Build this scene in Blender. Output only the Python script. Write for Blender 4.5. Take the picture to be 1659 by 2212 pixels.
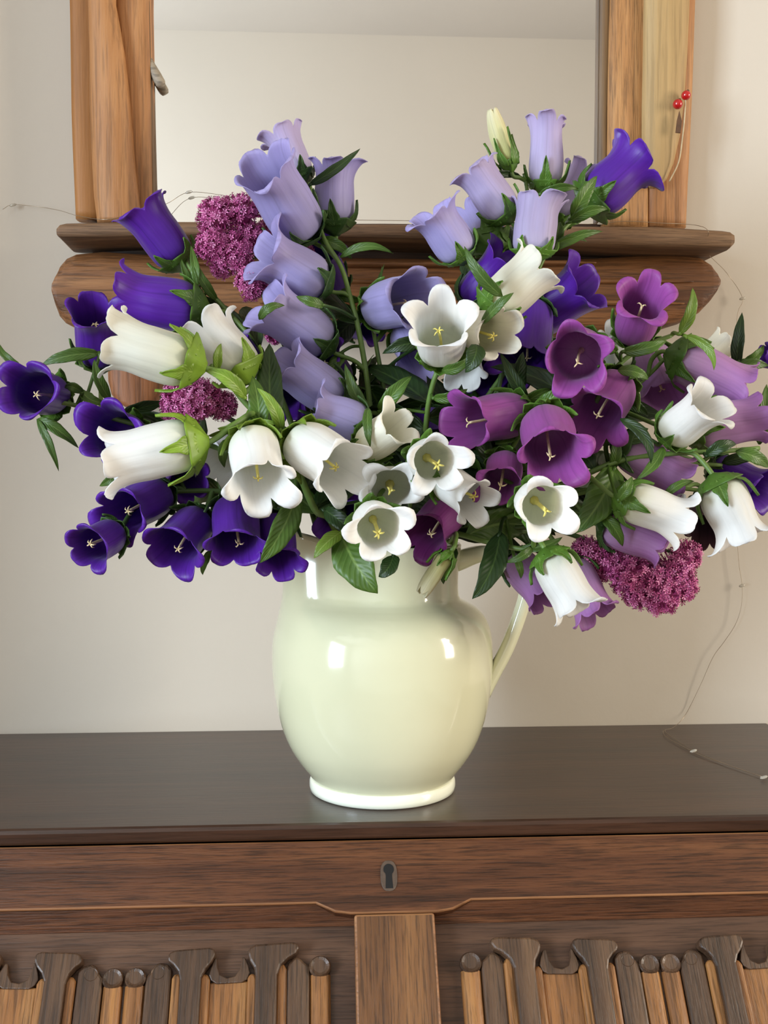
import bpy, math, random
from mathutils import Vector, Matrix, noise
PI = math.pi
rnd = random.Random(7)
for o in list(bpy.data.objects): bpy.data.objects.remove(o, do_unlink=True)
S = bpy.context.scene
COL = S.collection

# ------------------------------------------------------------------ camera
F = 2400.0; W, H = 1659, 2212
PITCH, YAW = math.radians(2.46), math.radians(3.4)
CAM = Vector((0.0, -0.970, 1.233))
cd = bpy.data.cameras.new('camera'); cam = bpy.data.objects.new('camera', cd); COL.objects.link(cam)
cd.sensor_fit = 'VERTICAL'; cd.sensor_height = 36.0; cd.lens = F / H * 36.0
cd.clip_start = 0.02; cd.clip_end = 60
cam.location = CAM
cam.rotation_euler = (PI / 2 - PITCH, 0, -YAW)
S.camera = cam
CR = cam.rotation_euler.to_matrix()

# ------------------------------------------------------------------ world, daylight, exposure
S.view_settings.view_transform = 'Standard'; S.view_settings.look = 'None'
S.view_settings.gamma = 1.0; S.view_settings.use_curve_mapping = False
S.view_settings.exposure = 0.14
wd = bpy.data.worlds.new('world'); S.world = wd; wd.use_nodes = True
bg = wd.node_tree.nodes['Background']; bg.inputs[0].default_value = (0.62, 0.78, 1.0, 1); bg.inputs[1].default_value = 1.0

def area(name, loc, rot, sx, sy, power, color):
    l = bpy.data.lights.new(name, 'AREA'); l.shape = 'RECTANGLE'; l.size = sx; l.size_y = sy
    l.energy = power; l.color = color
    o = bpy.data.objects.new(name, l); COL.objects.link(o); o.location = loc; o.rotation_euler = rot
    return o
XL, XR, YB, ZC = -2.4, 2.4, -3.44, 2.9
# daylight entering through the two windows (left: cool sky; right: warmer)
COOL = (0.74, 0.87, 1.0); WARM = (1.0, 0.90, 0.75)
area('daylight_window_1', (XL + .04, -2.25, 1.42), (PI/2, 0, -PI/2), 1.00, 1.26, 124, COOL)
area('daylight_window_1_top', (XL + .04, -2.25, 2.27), (PI/2, 0, -PI/2), 1.00, 0.30, 26, COOL)
area('daylight_window_2', (XR - .04, -1.15, 1.60), (PI/2, 0, PI/2), 0.44, 1.20, 52, WARM)

# ------------------------------------------------------------------ helpers
def ray(px, py):
    d = CR @ Vector(((px - W/2) / F, -(py - H/2) / F, -1.0))
    return d
def at(px, py, Y):
    d = ray(px, py); t = (Y - CAM.y) / d.y
    return CAM + d * t
def atz(px, py, Z):
    d = ray(px, py); t = (Z - CAM.z) / d.z
    return CAM + d * t
def scale_at(Y): return F / (Y - CAM.y)          # pixels per metre

def obj(name, verts, faces, mat, parent=None, origin=None, uvs=None, smooth=True, solid=0, bevel=0):
    """one mesh object; verts are in world space, origin is its world origin"""
    if origin is None: origin = Vector(verts[0])
    origin = Vector(origin)
    me = bpy.data.meshes.new(name)
    me.from_pydata([tuple(Vector(v) - origin) for v in verts], [], faces)
    if uvs is not None:
        ul = me.uv_layers.new(name='UVMap')
        flat = []
        for p in me.polygons:
            for vi in p.vertices: flat.extend(uvs[vi])
        ul.data.foreach_set('uv', flat)
    me.materials.append(mat)
    if smooth: me.polygons.foreach_set('use_smooth', [True] * len(me.polygons))
    o = bpy.data.objects.new(name, me); COL.objects.link(o)
    if parent is not None:
        o.parent = parent; o.location = origin - WORLD[parent.name]
    else: o.location = origin
    WORLD[o.name] = origin
    if solid:
        m = o.modifiers.new('thickness', 'SOLIDIFY'); m.thickness = solid; m.offset = 0
    if bevel:
        m = o.modifiers.new('bevel', 'BEVEL'); m.width = bevel; m.segments = 2; m.limit_method = 'ANGLE'
    return o
WORLD = {}
def nvec(p):
    """repeatable vector noise"""
    return Vector((noise.noise(p), noise.noise(p + Vector((31.7, 5.1, 11.3))), noise.noise(p + Vector((7.9, 47.3, 23.1)))))
def empty(name, loc, label, cat, group=None):
    e = bpy.data.objects.new(name, None); COL.objects.link(e); e.location = loc; e.empty_display_size = .01
    WORLD[e.name] = Vector(loc); tag(e, label, cat, group); return e
def tag(o, label, cat, group=None):
    o['label'] = label; o['category'] = cat
    if group: o['group'] = group
    return o
def structure(o): o['kind'] = 'structure'; return o

def box_v(x0, x1, y0, y1, z0, z1):
    v = [(x, y, z) for z in (z0, z1) for y in (y0, y1) for x in (x0, x1)]
    f = [(0,2,3,1),(4,5,7,6),(0,1,5,4),(2,6,7,3),(0,4,6,2),(1,3,7,5)]
    return v, f
def box(name, x0, x1, y0, y1, z0, z1, mat, parent=None, bevel=0):
    v, f = box_v(x0, x1, y0, y1, z0, z1)
    return obj(name, v, f, mat, parent, ((x0+x1)/2, (y0+y1)/2, z0), smooth=False, bevel=bevel)

def catmull(pts, n=8):
    P = [Vector(p) for p in pts]
    if len(P) < 3: return [P[0].lerp(P[-1], i / n) for i in range(n + 1)]
    Q = [2*P[0]-P[1]] + P + [2*P[-1]-P[-2]]; out = []
    for i in range(1, len(Q) - 2):
        a, b, c, d = Q[i-1], Q[i], Q[i+1], Q[i+2]
        for k in range(n):
            t = k / n
            out.append(.5*((2*b)+(c-a)*t+(2*a-5*b+4*c-d)*t*t+(3*b-a-3*c+d)*t**3))
    out.append(P[-1]); return out
def frame_of(a):
    a = a.normalized(); u = Vector((0,0,1)) if abs(a.z) < .9 else Vector((1,0,0))
    e1 = u.cross(a).normalized(); return e1, a.cross(e1)
def tube_v(pts, rad, n=6, flat=1.0):
    pts = [Vector(p) for p in pts]; N = len(pts)
    if not hasattr(rad, '__len__'): rad = [rad]*N
    tang = [(pts[min(i+1,N-1)]-pts[max(i-1,0)]).normalized() for i in range(N)]
    e1, e2 = frame_of(tang[0]); V = []; Fc = []; UV = []
    for i in range(N):
        e1 = (e1 - tang[i]*e1.dot(tang[i])).normalized(); e2 = tang[i].cross(e1)
        for k in range(n):
            a = 2*PI*k/n; V.append(pts[i] + (e1*math.cos(a) + e2*math.sin(a)*flat)*rad[i]); UV.append((k/n, i/(N-1)))
    for i in range(N-1):
        for k in range(n):
            Fc.append((i*n+k, i*n+(k+1)%n, (i+1)*n+(k+1)%n, (i+1)*n+k))
    Fc.append(tuple(range(n))[::-1]); Fc.append(tuple(range((N-1)*n, N*n)))
    return V, Fc, UV
def merge(parts):
    V, Fc, UV = [], [], []
    for p in parts:
        b = len(V); V += list(p[0]); Fc += [tuple(i+b for i in f) for f in p[1]]
        UV += list(p[2]) if len(p) > 2 and p[2] is not None else [(0,0)]*len(p[0])
    return V, Fc, UV
def sphere_v(c, r, nu=10, nv=7, sq=(1,1,1)):
    c = Vector(c); V = [c + Vector((0,0,-r*sq[2]))]; Fc = []
    for j in range(1, nv):
        p = -PI/2 + PI*j/nv
        for i in range(nu):
            a = 2*PI*i/nu; V.append(c + Vector((math.cos(a)*math.cos(p)*r*sq[0], math.sin(a)*math.cos(p)*r*sq[1], math.sin(p)*r*sq[2])))
    V.append(c + Vector((0,0,r*sq[2]))); T = len(V)-1
    for i in range(nu): Fc.append((0, 1+(i+1)%nu, 1+i))
    for j in range(nv-2):
        for i in range(nu):
            a = 1+j*nu+i; b = 1+j*nu+(i+1)%nu; Fc.append((a, b, b+nu, a+nu))
    for i in range(nu): Fc.append((1+(nv-2)*nu+i, 1+(nv-2)*nu+(i+1)%nu, T))
    return V, Fc, [(0.5,0.5)]*len(V)

# ------------------------------------------------------------------ materials
def s2l(c):
    return tuple(((x/255)/12.92 if x/255 <= .04045 else ((x/255+.055)/1.055)**2.4) for x in c) + (1,)
class NT:
    def __init__(self, name):
        self.m = bpy.data.materials.new(name); self.m.use_nodes = True; self.t = self.m.node_tree
        self.b = self.t.nodes['Principled BSDF']; self.out = self.t.nodes['Material Output']
    def n(self, typ, **kw):
        nd = self.t.nodes.new(typ)
        for k, v in kw.items():
            if hasattr(nd, k): setattr(nd, k, v)
            else: nd.inputs[k].default_value = v
        return nd
    def l(self, a, b): self.t.links.new(a, b)
    def ramp(self, fac, stops):
        r = self.n('ShaderNodeValToRGB'); e = r.color_ramp.elements
        while len(e) < len(stops): e.new(.5)
        for i, (p, c) in enumerate(stops): e[i].position = p; e[i].color = c
        self.l(fac, r.inputs[0]); return r.outputs[0]
    def mix(self, fac, a, b, mode='MIX'):
        m = self.n('ShaderNodeMix', data_type='RGBA', blend_type=mode)
        for s, v in ((m.inputs[0], fac), (m.inputs[6], a), (m.inputs[7], b)):
            if isinstance(v, bpy.types.NodeSocket): self.l(v, s)
            else: s.default_value = v
        return m.outputs[2]
    def coords(self, scale, which='Object', rot=(0,0,0), loc=(0,0,0)):
        tc = self.n('ShaderNodeTexCoord'); mp = self.n('ShaderNodeMapping')
        mp.inputs['Scale'].default_value = scale; mp.inputs['Rotation'].default_value = rot; mp.inputs['Location'].default_value = loc
        self.l(tc.outputs[which], mp.inputs[0]); return mp.outputs[0]
    def noise(self, vec, scale, detail=4, rough=.55, dist=0):
        nd = self.n('ShaderNodeTexNoise'); nd.inputs['Scale'].default_value = scale; nd.inputs['Detail'].default_value = detail
        nd.inputs['Roughness'].default_value = rough; nd.inputs['Distortion'].default_value = dist
        self.l(vec, nd.inputs['Vector']); return nd.outputs[0]
    def bump(self, h, strength, dist):
        b = self.n('ShaderNodeBump'); b.inputs['Strength'].default_value = strength; b.inputs['Distance'].default_value = dist
        self.l(h, b.inputs['Height']); self.l(b.outputs[0], self.b.inputs['Normal'])
    def set(self, **kw):
        for k, v in kw.items(): self.b.inputs[k.replace('_', ' ')].default_value = v
        return self

def plaster(name, c, amt=.04):
    t = NT(name); v = t.coords((1,1,1)); n1 = t.noise(v, 2.0, 3); n2 = t.noise(v, 60, 4)
    c = s2l(c); d = tuple(x*(1-amt) for x in c[:3]) + (1,)
    t.l(t.ramp(n1, [(.3, d), (.7, c)]), t.b.inputs['Base Color']); t.set(Roughness=.85, Specular_IOR_Level=.2)
    t.bump(n2, .12, .002); return t.m

def wood(name, dark, mid, light, axis='x', rough=.5, coat=0, bump=.35, fine=1.0, gap=.5, spec=.4, knots=0):
    """grain runs along the named local axis"""
    t = NT(name); sc = {'x': (1,14,14), 'y': (14,1,14), 'z': (14,14,1)}[axis]
    oi = t.n('ShaderNodeObjectInfo')
    tc = t.n('ShaderNodeTexCoord'); ad = t.n('ShaderNodeVectorMath', operation='ADD')
    mu = t.n('ShaderNodeVectorMath', operation='SCALE'); mu.inputs['Scale'].default_value = 3.7
    cb = t.n('ShaderNodeCombineXYZ'); 
    for i in range(3): t.l(oi.outputs['Random'], cb.inputs[i])
    t.l(cb.outputs[0], mu.inputs[0]); t.l(tc.outputs['Object'], ad.inputs[0]); t.l(mu.outputs[0], ad.inputs[1])
    def mp(s):
        m = t.n('ShaderNodeMapping'); m.inputs['Scale'].default_value = s; t.l(ad.outputs[0], m.inputs[0]); return m.outputs[0]
    v = mp(sc); broad = t.noise(v, 2.2*fine, 5, .6, .6)
    fs = tuple(x*(1 if x == 1 else 2.6) for x in sc)
    fs = {'x': (5,120,120), 'y': (120,5,120), 'z': (120,120,5)}[axis]
    fn = t.noise(mp(fs), 3.0*fine, 4, .65)
    col = t.ramp(broad, [(.28, s2l(dark)), (.5, s2l(mid)), (.74, s2l(light))])
    pore = t.ramp(fn, [(.38, (gap,gap,gap,1)), (.52, (1,1,1,1))])
    col = t.mix(.85, col, pore, 'MULTIPLY')
    if knots:
        vo = t.n('ShaderNodeTexVoronoi'); vo.inputs['Scale'].default_value = knots
        ks = {'x': (.35,1,1), 'y': (1,.35,1), 'z': (1,1,.35)}[axis]
        t.l(mp(ks), vo.inputs['Vector'])
        k = t.ramp(vo.outputs['Distance'], [(.02, (.28,.2,.15,1)), (.07, (.7,.6,.5,1)), (.13, (1,1,1,1))])
        col = t.mix(.8, col, k, 'MULTIPLY')
    t.l(col, t.b.inputs['Base Color']); t.set(Roughness=rough, Specular_IOR_Level=spec, Coat_Weight=coat, Coat_Roughness=.18)
    t.bump(fn, bump, .0012); return t.m

def petal(name, base, mid, tip, transl=.3, rough=.5, vein=.10, throat=None, sheen=.15):
    """colour runs with the petal itself from the calyx (v=0) to the lobe tips (v=1)"""
    t = NT(name); tc = t.n('ShaderNodeTexCoord'); sp = t.n('ShaderNodeSeparateXYZ'); t.l(tc.outputs['UV'], sp.inputs[0])
    col = t.ramp(sp.outputs[1], [(0, s2l(base)), (.45, s2l(mid)), (1, s2l(tip))])
    mp = t.n('ShaderNodeMapping'); mp.inputs['Scale'].default_value = (60, 2.2, 1); t.l(tc.outputs['UV'], mp.inputs[0])
    nz = t.noise(mp.outputs[0], 1.0, 3)
    mp2 = t.n('ShaderNodeMapping'); mp2.inputs['Scale'].default_value = (10, 3, 1); t.l(tc.outputs['UV'], mp2.inputs[0])
    nz2 = t.noise(mp2.outputs[0], 1.0, 2)
    k = 1 - vein
    col = t.mix(1, col, t.ramp(nz, [(.35, (k,k,k,1)), (.6, (1,1,1,1))]), 'MULTIPLY')
    w1 = t.n('ShaderNodeMath', operation='MULTIPLY'); w1.inputs[1].default_value = 10*PI; t.l(sp.outputs[0], w1.inputs[0])
    w2 = t.n('ShaderNodeMath', operation='COSINE'); t.l(w1.outputs[0], w2.inputs[0])
    w3 = t.n('ShaderNodeMath', operation='MULTIPLY'); w3.inputs[1].default_value = -1; t.l(w2.outputs[0], w3.inputs[0])
    kk = 1 - vein*1.6
    col = t.mix(1, col, t.ramp(w3.outputs[0], [(.975, (1,1,1,1)), (1.0, (kk,kk,kk,1))]), 'MULTIPLY')
    oi = t.n('ShaderNodeObjectInfo'); hs = t.n('ShaderNodeHueSaturation')
    mr = t.n('ShaderNodeMapRange'); mr.inputs[3].default_value = .90; mr.inputs[4].default_value = 1.08
    t.l(oi.outputs['Random'], mr.inputs[0]); t.l(mr.outputs[0], hs.inputs['Value']); t.l(col, hs.inputs['Color'])
    col = hs.outputs[0]
    t.l(col, t.b.inputs['Base Color']); t.set(Roughness=rough, Specular_IOR_Level=.35, Sheen_Weight=sheen, Sheen_Roughness=.4)
    t.bump(t.mix(.5, nz, nz2), .25, .0012)
    tr = t.n('ShaderNodeBsdfTranslucent'); t.l(col, tr.inputs[0]); ms = t.n('ShaderNodeMixShader'); ms.inputs[0].default_value = transl
    t.l(t.b.outputs[0], ms.inputs[1]); t.l(tr.outputs[0], ms.inputs[2]); t.l(ms.outputs[0], t.out.inputs[0])
    return t.m

def leafmat(name, c, vein, transl=.22, rough=.42):
    t = NT(name); tc = t.n('ShaderNodeTexCoord'); sp = t.n('ShaderNodeSeparateXYZ'); t.l(tc.outputs['UV'], sp.inputs[0])
    m1 = t.n('ShaderNodeMath', operation='SUBTRACT'); m1.inputs[1].default_value = .5; t.l(sp.outputs[0], m1.inputs[0])
    m2 = t.n('ShaderNodeMath', operation='ABSOLUTE'); t.l(m1.outputs[0], m2.inputs[0])
    # side veins slant away from the midrib
    m3 = t.n('ShaderNodeMath', operation='MULTIPLY_ADD'); m3.inputs[1].default_value = -.55; t.l(m2.outputs[0], m3.inputs[0]); t.l(sp.outputs[1], m3.inputs[2])
    m4 = t.n('ShaderNodeMath', operation='MULTIPLY'); m4.inputs[1].default_value = 60; t.l(m3.outputs[0], m4.inputs[0])
    m5 = t.n('ShaderNodeMath', operation='SINE'); t.l(m4.outputs[0], m5.inputs[0])
    c = s2l(c); vn = s2l(vein); dk = tuple(x*.72 for x in c[:3]) + (1,)
    nz = t.noise(t.coords((1,1,1)), 70, 3)
    col = t.ramp(nz, [(.35, dk), (.65, c)])
    side = t.ramp(m5.outputs[0], [(.88, (0,0,0,1)), (1.0, (.3,.3,.3,1))])
    col = t.mix(side, col, vn)
    mid = t.ramp(m2.outputs[0], [(.015, (.75,.75,.75,1)), (.05, (0,0,0,1))])
    col = t.mix(mid, col, vn)
    oi = t.n('ShaderNodeObjectInfo'); hs = t.n('ShaderNodeHueSaturation')
    mr = t.n('ShaderNodeMapRange'); mr.inputs[3].default_value = .75; mr.inputs[4].default_value = 1.15
    t.l(oi.outputs['Random'], mr.inputs[0]); t.l(mr.outputs[0], hs.inputs['Value']); t.l(col, hs.inputs['Color']); col = hs.outputs[0]
    t.l(col, t.b.inputs['Base Color']); t.set(Roughness=rough, Specular_IOR_Level=.45)
    t.bump(t.mix(.4, nz, m5.outputs[0]), .2, .001)
    tr = t.n('ShaderNodeBsdfTranslucent'); t.l(col, tr.inputs[0]); ms = t.n('ShaderNodeMixShader'); ms.inputs[0].default_value = transl
    t.l(t.b.outputs[0], ms.inputs[1]); t.l(tr.outputs[0], ms.inputs[2]); t.l(ms.outputs[0], t.out.inputs[0])
    return t.m
def plain(name, c, rough=.5, var=.15, scale=40, **kw):
    t = NT(name); nz = t.noise(t.coords((1,1,1)), scale, 3); c = s2l(c); d = tuple(x*(1-var) for x in c[:3]) + (1,)
    t.l(t.ramp(nz, [(.35, d), (.65, c)]), t.b.inputs['Base Color']); t.set(Roughness=rough, **kw); return t.m

M = {}
M['wall'] = plaster('cream_plaster', (196, 187, 174))
M['ceil'] = plaster('ceiling_plaster', (194, 185, 173))
M['floor'] = wood('floor_boards', (80,55,35), (110,78,50), (135,98,66), 'y', .5)
M['white_paint'] = plain('white_window_paint', (232,230,222), .4, .04)
M['oak_top'] = wood('polished_dark_oak_top', (44,27,19), (60,38,27), (76,50,36), 'x', .34, .25, .16, fine=1.6, gap=.6)
M['oak'] = wood('dark_oak', (60,34,19), (88,52,31), (112,71,43), 'x', .40, .1, .7, fine=1.9, gap=.28)
M['oak_v'] = wood('dark_oak_upright', (70,44,24), (106,70,40), (140,98,58), 'y', .42, .1, .6, fine=1.8, gap=.36)
M['oak_panel'] = wood('oak_panel_ground', (58,40,30), (80,56,42), (100,72,54), 'x', .42, .1, .45, fine=1.8, gap=.5)
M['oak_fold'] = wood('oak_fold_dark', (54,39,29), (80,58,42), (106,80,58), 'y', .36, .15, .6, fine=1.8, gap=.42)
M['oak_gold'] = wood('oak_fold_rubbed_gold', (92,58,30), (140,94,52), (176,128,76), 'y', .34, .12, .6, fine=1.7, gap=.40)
M['oak_worn'] = wood('worn_oak_edge', (104,68,42), (140,96,62), (168,122,82), 'x', .35, .1, .3, gap=.6)
M['oak_side'] = wood('dark_oak_side', (60,36,22), (90,56,34), (112,74,46), 'z', .45, .1, .4)
M['iron'] = plain('dark_iron', (46,40,38), .45, .3, 90, Metallic=.7)
M['lock'] = plain('tarnished_lock_plate', (88,72,60), .5, .3, 200)
M['black'] = plain('keyhole_black', (6,5,5), .8, .1)
M['cream'] = None
t = NT('pale_yellow_green_glaze'); nz = t.noise(t.coords((1,1,1)), 9, 2)
t.l(t.ramp(nz, [(.3, s2l((209,209,176))), (.7, s2l((214,214,184)))]), t.b.inputs['Base Color'])
t.set(Roughness=.12, Specular_IOR_Level=.5, Coat_Weight=.5, Coat_Roughness=.04); M['glaze'] = t.m
t = NT('white_foot_glaze'); t.set(Base_Color=s2l((240,243,226)), Roughness=.15, Coat_Weight=.4, Coat_Roughness=.05); M['foot'] = t.m
M['post'] = wood('driftwood_pine_upright', (112,74,40), (160,110,66), (190,142,94), 'z', .55, 0, .5, fine=1.3, gap=.62, knots=14)
M['post_orange'] = wood('orange_brown_plank', (128,82,40), (156,104,54), (172,120,66), 'z', .55, 0, .3, fine=.7, gap=.82)
M['post_pale'] = wood('pale_weathered_driftwood', (146,118,76), (172,142,96), (190,164,118), 'z', .6, 0, .4, fine=.9, gap=.78, knots=6)
M['post_pine'] = wood('grainy_pine', (130,88,46), (166,118,70), (196,150,98), 'z', .55, 0, .6, fine=1.8, gap=.5)
M['edge_dark'] = wood('dark_wood_edge', (84,60,34), (106,78,46), (124,94,60), 'z', .6, 0, .3)
M['gap_shade'] = wood('painted_gap_shade', (44,28,18), (58,38,24), (72,48,32), 'x', .6, 0, .3)  # dark tone paints the shadow under the ledge
M['ledge'] = wood('weathered_ledge_wood', (84,60,44), (124,94,68), (152,122,92), 'x', .6, 0, .6, fine=1.5, gap=.5)
M['plank'] = wood('brown_driftwood_plank', (84,50,26), (128,84,48), (160,112,70), 'x', .5, .05, .7, fine=1.5, gap=.45, knots=7)
M['stub'] = wood('reddish_driftwood_end', (96,56,30), (140,88,52), (164,110,70), 'z', .55, 0, .4, knots=8)
M['peg'] = wood('grey_driftwood_peg', (120,108,92), (152,140,122), (178,166,146), 'x', .6, 0, .3)
t = NT('mirror_silver'); t.set(Base_Color=(.93,.93,.92,1), Metallic=1.0, Roughness=.015)
nz = t.noise(t.coords((1,1,1)), 3, 2); t.l(t.ramp(nz, [(.3, (.91,.91,.90,1)), (.7, (.94,.94,.93,1))]), t.b.inputs['Base Color']); M['mirror'] = t.m
M['wire'] = plain('silver_wire', (176,160,140), .3, .2, 200, Metallic=.9)
M['led'] = plain('clear_bead', (220,214,200), .12, .1, 60, Transmission_Weight=.6)
M['berry'] = plain('red_berry', (176,22,24), .18, .25, 120, Coat_Weight=.4)
M['twig'] = plain('brown_twig', (92,62,38), .7, .3, 200)
M['string'] = plain('pale_string', (196,176,140), .8, .2, 200)

M['violet'] = petal('violet_petal', (84,46,150), (84,34,152), (94,36,164), .22, .42, .14)
M['lilac'] = petal('pale_lilac_petal', (198,192,222), (176,168,216), (184,172,222), .34, .5, .07)
M['lilac_pale'] = petal('faded_lilac_petal', (216,206,226), (200,188,222), (196,182,220), .4, .5, .07)
M['mauve'] = petal('mauve_petal', (180,120,176), (160,86,162), (162,78,164), .32, .48, .10)
M['mauve_pale'] = petal('pale_mauve_petal', (202,170,204), (184,140,190), (174,116,182), .34, .5, .08)
M['plum'] = petal('plum_petal', (120,52,112), (128,56,124), (124,44,120), .25, .5, .12)
M['white'] = petal('white_petal', (226,232,196), (244,244,240), (248,248,247), .42, .48, .025)
M['ivory'] = petal('ivory_petal', (226,228,180), (240,239,224), (246,245,236), .42, .48, .03)
M['dry'] = petal('withered_brown_purple_petal', (110,80,80), (92,60,78), (84,58,58), .15, .6, .25)
M['budpale'] = petal('greenish_cream_bud', (176,178,96), (222,218,160), (236,230,196), .3, .5, .10)
M['leaf'] = leafmat('mid_green_leaf', (82,116,42), (124,152,78))
M['leaf_dark'] = leafmat('dark_green_leaf', (42,68,28), (76,102,50))
M['leaf_lime'] = leafmat('lime_green_leaf', (128,160,58), (168,190,104))
M['cal'] = leafmat('green_calyx', (92,132,46), (130,164,78))
M['cal_lime'] = leafmat('lime_calyx', (136,170,54), (170,196,96))
M['cal_dark'] = leafmat('dark_green_calyx', (66,98,44), (104,136,70))
M['stalk'] = plain('green_stalk', (104,134,62), .5, .3, 60)
M['stalk_dark'] = plain('dark_green_stalk', (70,96,44), .5, .3, 60)
M['style_y'] = plain('yellow_style', (226,212,110), .5, .2, 300)
M['style_c'] = plain('cream_style', (226,206,160), .5, .2, 300)
def valmat():
    t = NT('magenta_floret'); tc = t.n('ShaderNodeTexCoord'); sp = t.n('ShaderNodeSeparateXYZ'); t.l(tc.outputs['UV'], sp.inputs[0])
    t.l(t.ramp(sp.outputs[0], [(0, s2l((146,50,102))), (.5, s2l((190,86,144))), (1, s2l((232,156,198)))]), t.b.inputs['Base Color'])
    t.set(Roughness=.4, Specular_IOR_Level=.5); return t.m
M['valerian'] = valmat()

# ------------------------------------------------------------------ room
structure(box('wall_back', XL-.1, XR+.1, 0, .12, 0, ZC, M['wall']))
structure(box('floor', XL-.1, XR+.1, YB-.1, .12, -.1, 0, M['floor']))
structure(box('ceiling', XL-.1, XR+.1, YB-.1, .12, ZC, ZC+.1, M['ceil']))
structure(box('wall_front', XL-.1, XR+.1, YB-.1, YB, 0, ZC, M['wall']))
def wall_with_opening(name, x0, x1, y0, y1, z0, z1):
    parts = [box_v(x0,x1,YB,y0,0,ZC), box_v(x0,x1,y1,0,0,ZC), box_v(x0,x1,y0,y1,0,z0), box_v(x0,x1,y0,y1,z1,ZC)]
    V, Fc, UV = merge(parts); return structure(obj(name, V, Fc, M['wall'], None, (x0, YB, 0), smooth=False))
wall_with_opening('wall_left', XL-.12, XL, -2.79, -1.71, .75, 2.46)
wall_with_opening('wall_right', XR, XR+.12, -1.41, -.89, .96, 2.24)
structure(box('added_shade_wall', -1.05, -.72, -.48, -.0005, .0005, ZC-.0005, M['wall']))  # unseen wall stub, added to shade the left part of the back wall
def pane_mat():
    t = NT('window_glass'); tr = t.n('ShaderNodeBsdfTransparent'); gl = t.n('ShaderNodeBsdfGlossy'); gl.inputs['Roughness'].default_value = .02
    nz = t.noise(t.coords((1,1,1)), 4, 2); t.l(t.ramp(nz, [(.3,(.95,.97,.97,1)),(.7,(1,1,1,1))]), tr.inputs[0])
    ms = t.n('ShaderNodeMixShader'); ms.inputs[0].default_value = .06
    t.l(tr.outputs[0], ms.inputs[1]); t.l(gl.outputs[0], ms.inputs[2]); t.l(ms.outputs[0], t.out.inputs[0]); return t.m
M['pane'] = pane_mat()
def window(name, xc, y0, y1, z0, z1, bars):
    e = bpy.data.objects.new(name, None); COL.objects.link(e); e.location = (xc, (y0+y1)/2, z0); WORLD[e.name] = Vector(e.location); structure(e)
    w = .035
    for a in ((y0, y0+w, z0, z1), (y1-w, y1, z0, z1), (y0+w, y1-w, z0, z0+w), (y0+w, y1-w, z1-w, z1)):
        box('window_frame', xc-.025, xc+.025, *a, M['white_paint'], e)
    zs = [z0+w] + [z for b in bars for z in (b-.02, b+.02)] + [z1-w]
    for b in bars: box('glazing_bar', xc-.02, xc+.02, y0+w, y1-w, b-.02, b+.02, M['white_paint'], e)
    for i in range(0, len(zs), 2): box('pane', xc-.003, xc+.003, y0+w, y1-w, zs[i], zs[i+1], M['pane'], e)
window('window_1', XL-.06, -2.79, -1.71, .75, 2.46, [2.085])
window('window_2', XR+.06, -1.41, -.89, .96, 2.24, [1.60])

# ------------------------------------------------------------------ bureau
TOPZ = 1.0
YF = atz(830, 1778, TOPZ).y                         # front edge of the top
BX = (atz(853, 1800, TOPZ).x)                       # centre of the bureau
BR = atz(1655, 1563, TOPZ).x; BL = 2*BX - BR
SLOPE = math.radians(40)
bureau = empty('bureau', (BX, -.2, 0), 'dark oak slant-front bureau with linenfold carved panels standing against the wall', 'bureau')
# top board: rounded nosing in front
def prism_x(prof, x0, x1):
    n = len(prof); V = [(x0, y, z) for y, z in prof] + [(x1, y, z) for y, z in prof]
    Fc = [(i, (i+1)%n, n+(i+1)%n, n+i) for i in range(n)] + [tuple(range(n))[::-1], tuple(range(n, 2*n))]
    return V, Fc
TH = .011
prof = [(-.001, TOPZ), (YF+.003, TOPZ), (YF+.0008, TOPZ-.0008), (YF, TOPZ-.003), (YF+.0006, TOPZ-TH+.002), (YF+.003, TOPZ-TH), (-.001, TOPZ-TH)]
V, Fc = prism_x(prof, BL, BR); obj('top_board', V, Fc, M['oak_top'], bureau, (BX, YF, TOPZ), smooth=False)
# the slanting fall: local x = along, y = up the slope, z = outwards
FO = Vector((BX, YF + .004, TOPZ - TH))
FROT = Matrix.Rotation(PI/2 - SLOPE, 3, 'X')
FN = FROT @ Vector((0,0,1))
def fall_uv(px, py):
    d = ray(px, py); t = (FO - CAM).dot(FN) / d.dot(FN); p = FROT.transposed() @ (CAM + d*t - FO)
    return p.x, p.y
def fobj(name, V, Fc, mat, parent=bureau, smooth=False, bevel=0, uvs=None, worn=True):
    """mesh given in the fall's own frame"""
    me = bpy.data.meshes.new(name); me.from_pydata([tuple(v) for v in V], [], Fc); me.materials.append(mat)
    if smooth: me.polygons.foreach_set('use_smooth', [True]*len(me.polygons))
    o = bpy.data.objects.new(name, me); COL.objects.link(o); o.parent = parent
    if parent is bureau:
        o.location = FO - WORLD[bureau.name]; o.rotation_euler = FROT.to_euler()
    WORLD[o.name] = FO
    if bevel:
        m = o.modifiers.new('bevel', 'BEVEL'); m.width = bevel; m.segments = 2; m.limit_method = 'ANGLE'
        if worn: me.materials.append(M['oak_worn']); m.material = 1
    return o
def extrude(poly, z0, z1):
    n = len(poly); V = [(x, y, z0) for x, y in poly] + [(x, y, z1) for x, y in poly]
    a = sum(poly[i][0]*poly[(i+1)%n][1]-poly[(i+1)%n][0]*poly[i][1] for i in range(n))
    if a < 0:
        V = [(x, y, z0) for x, y in reversed(poly)] + [(x, y, z1) for x, y in reversed(poly)]
    Fc = [(i, (i+1)%n, n+(i+1)%n, n+i) for i in range(n)] + [tuple(range(n))[::-1], tuple(range(n, 2*n))]
    return V, Fc
hw = (BR - BL)/2
v_rail = fall_uv(853, 1972)[1]                      # bottom of the top rail (negative = down)
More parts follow.
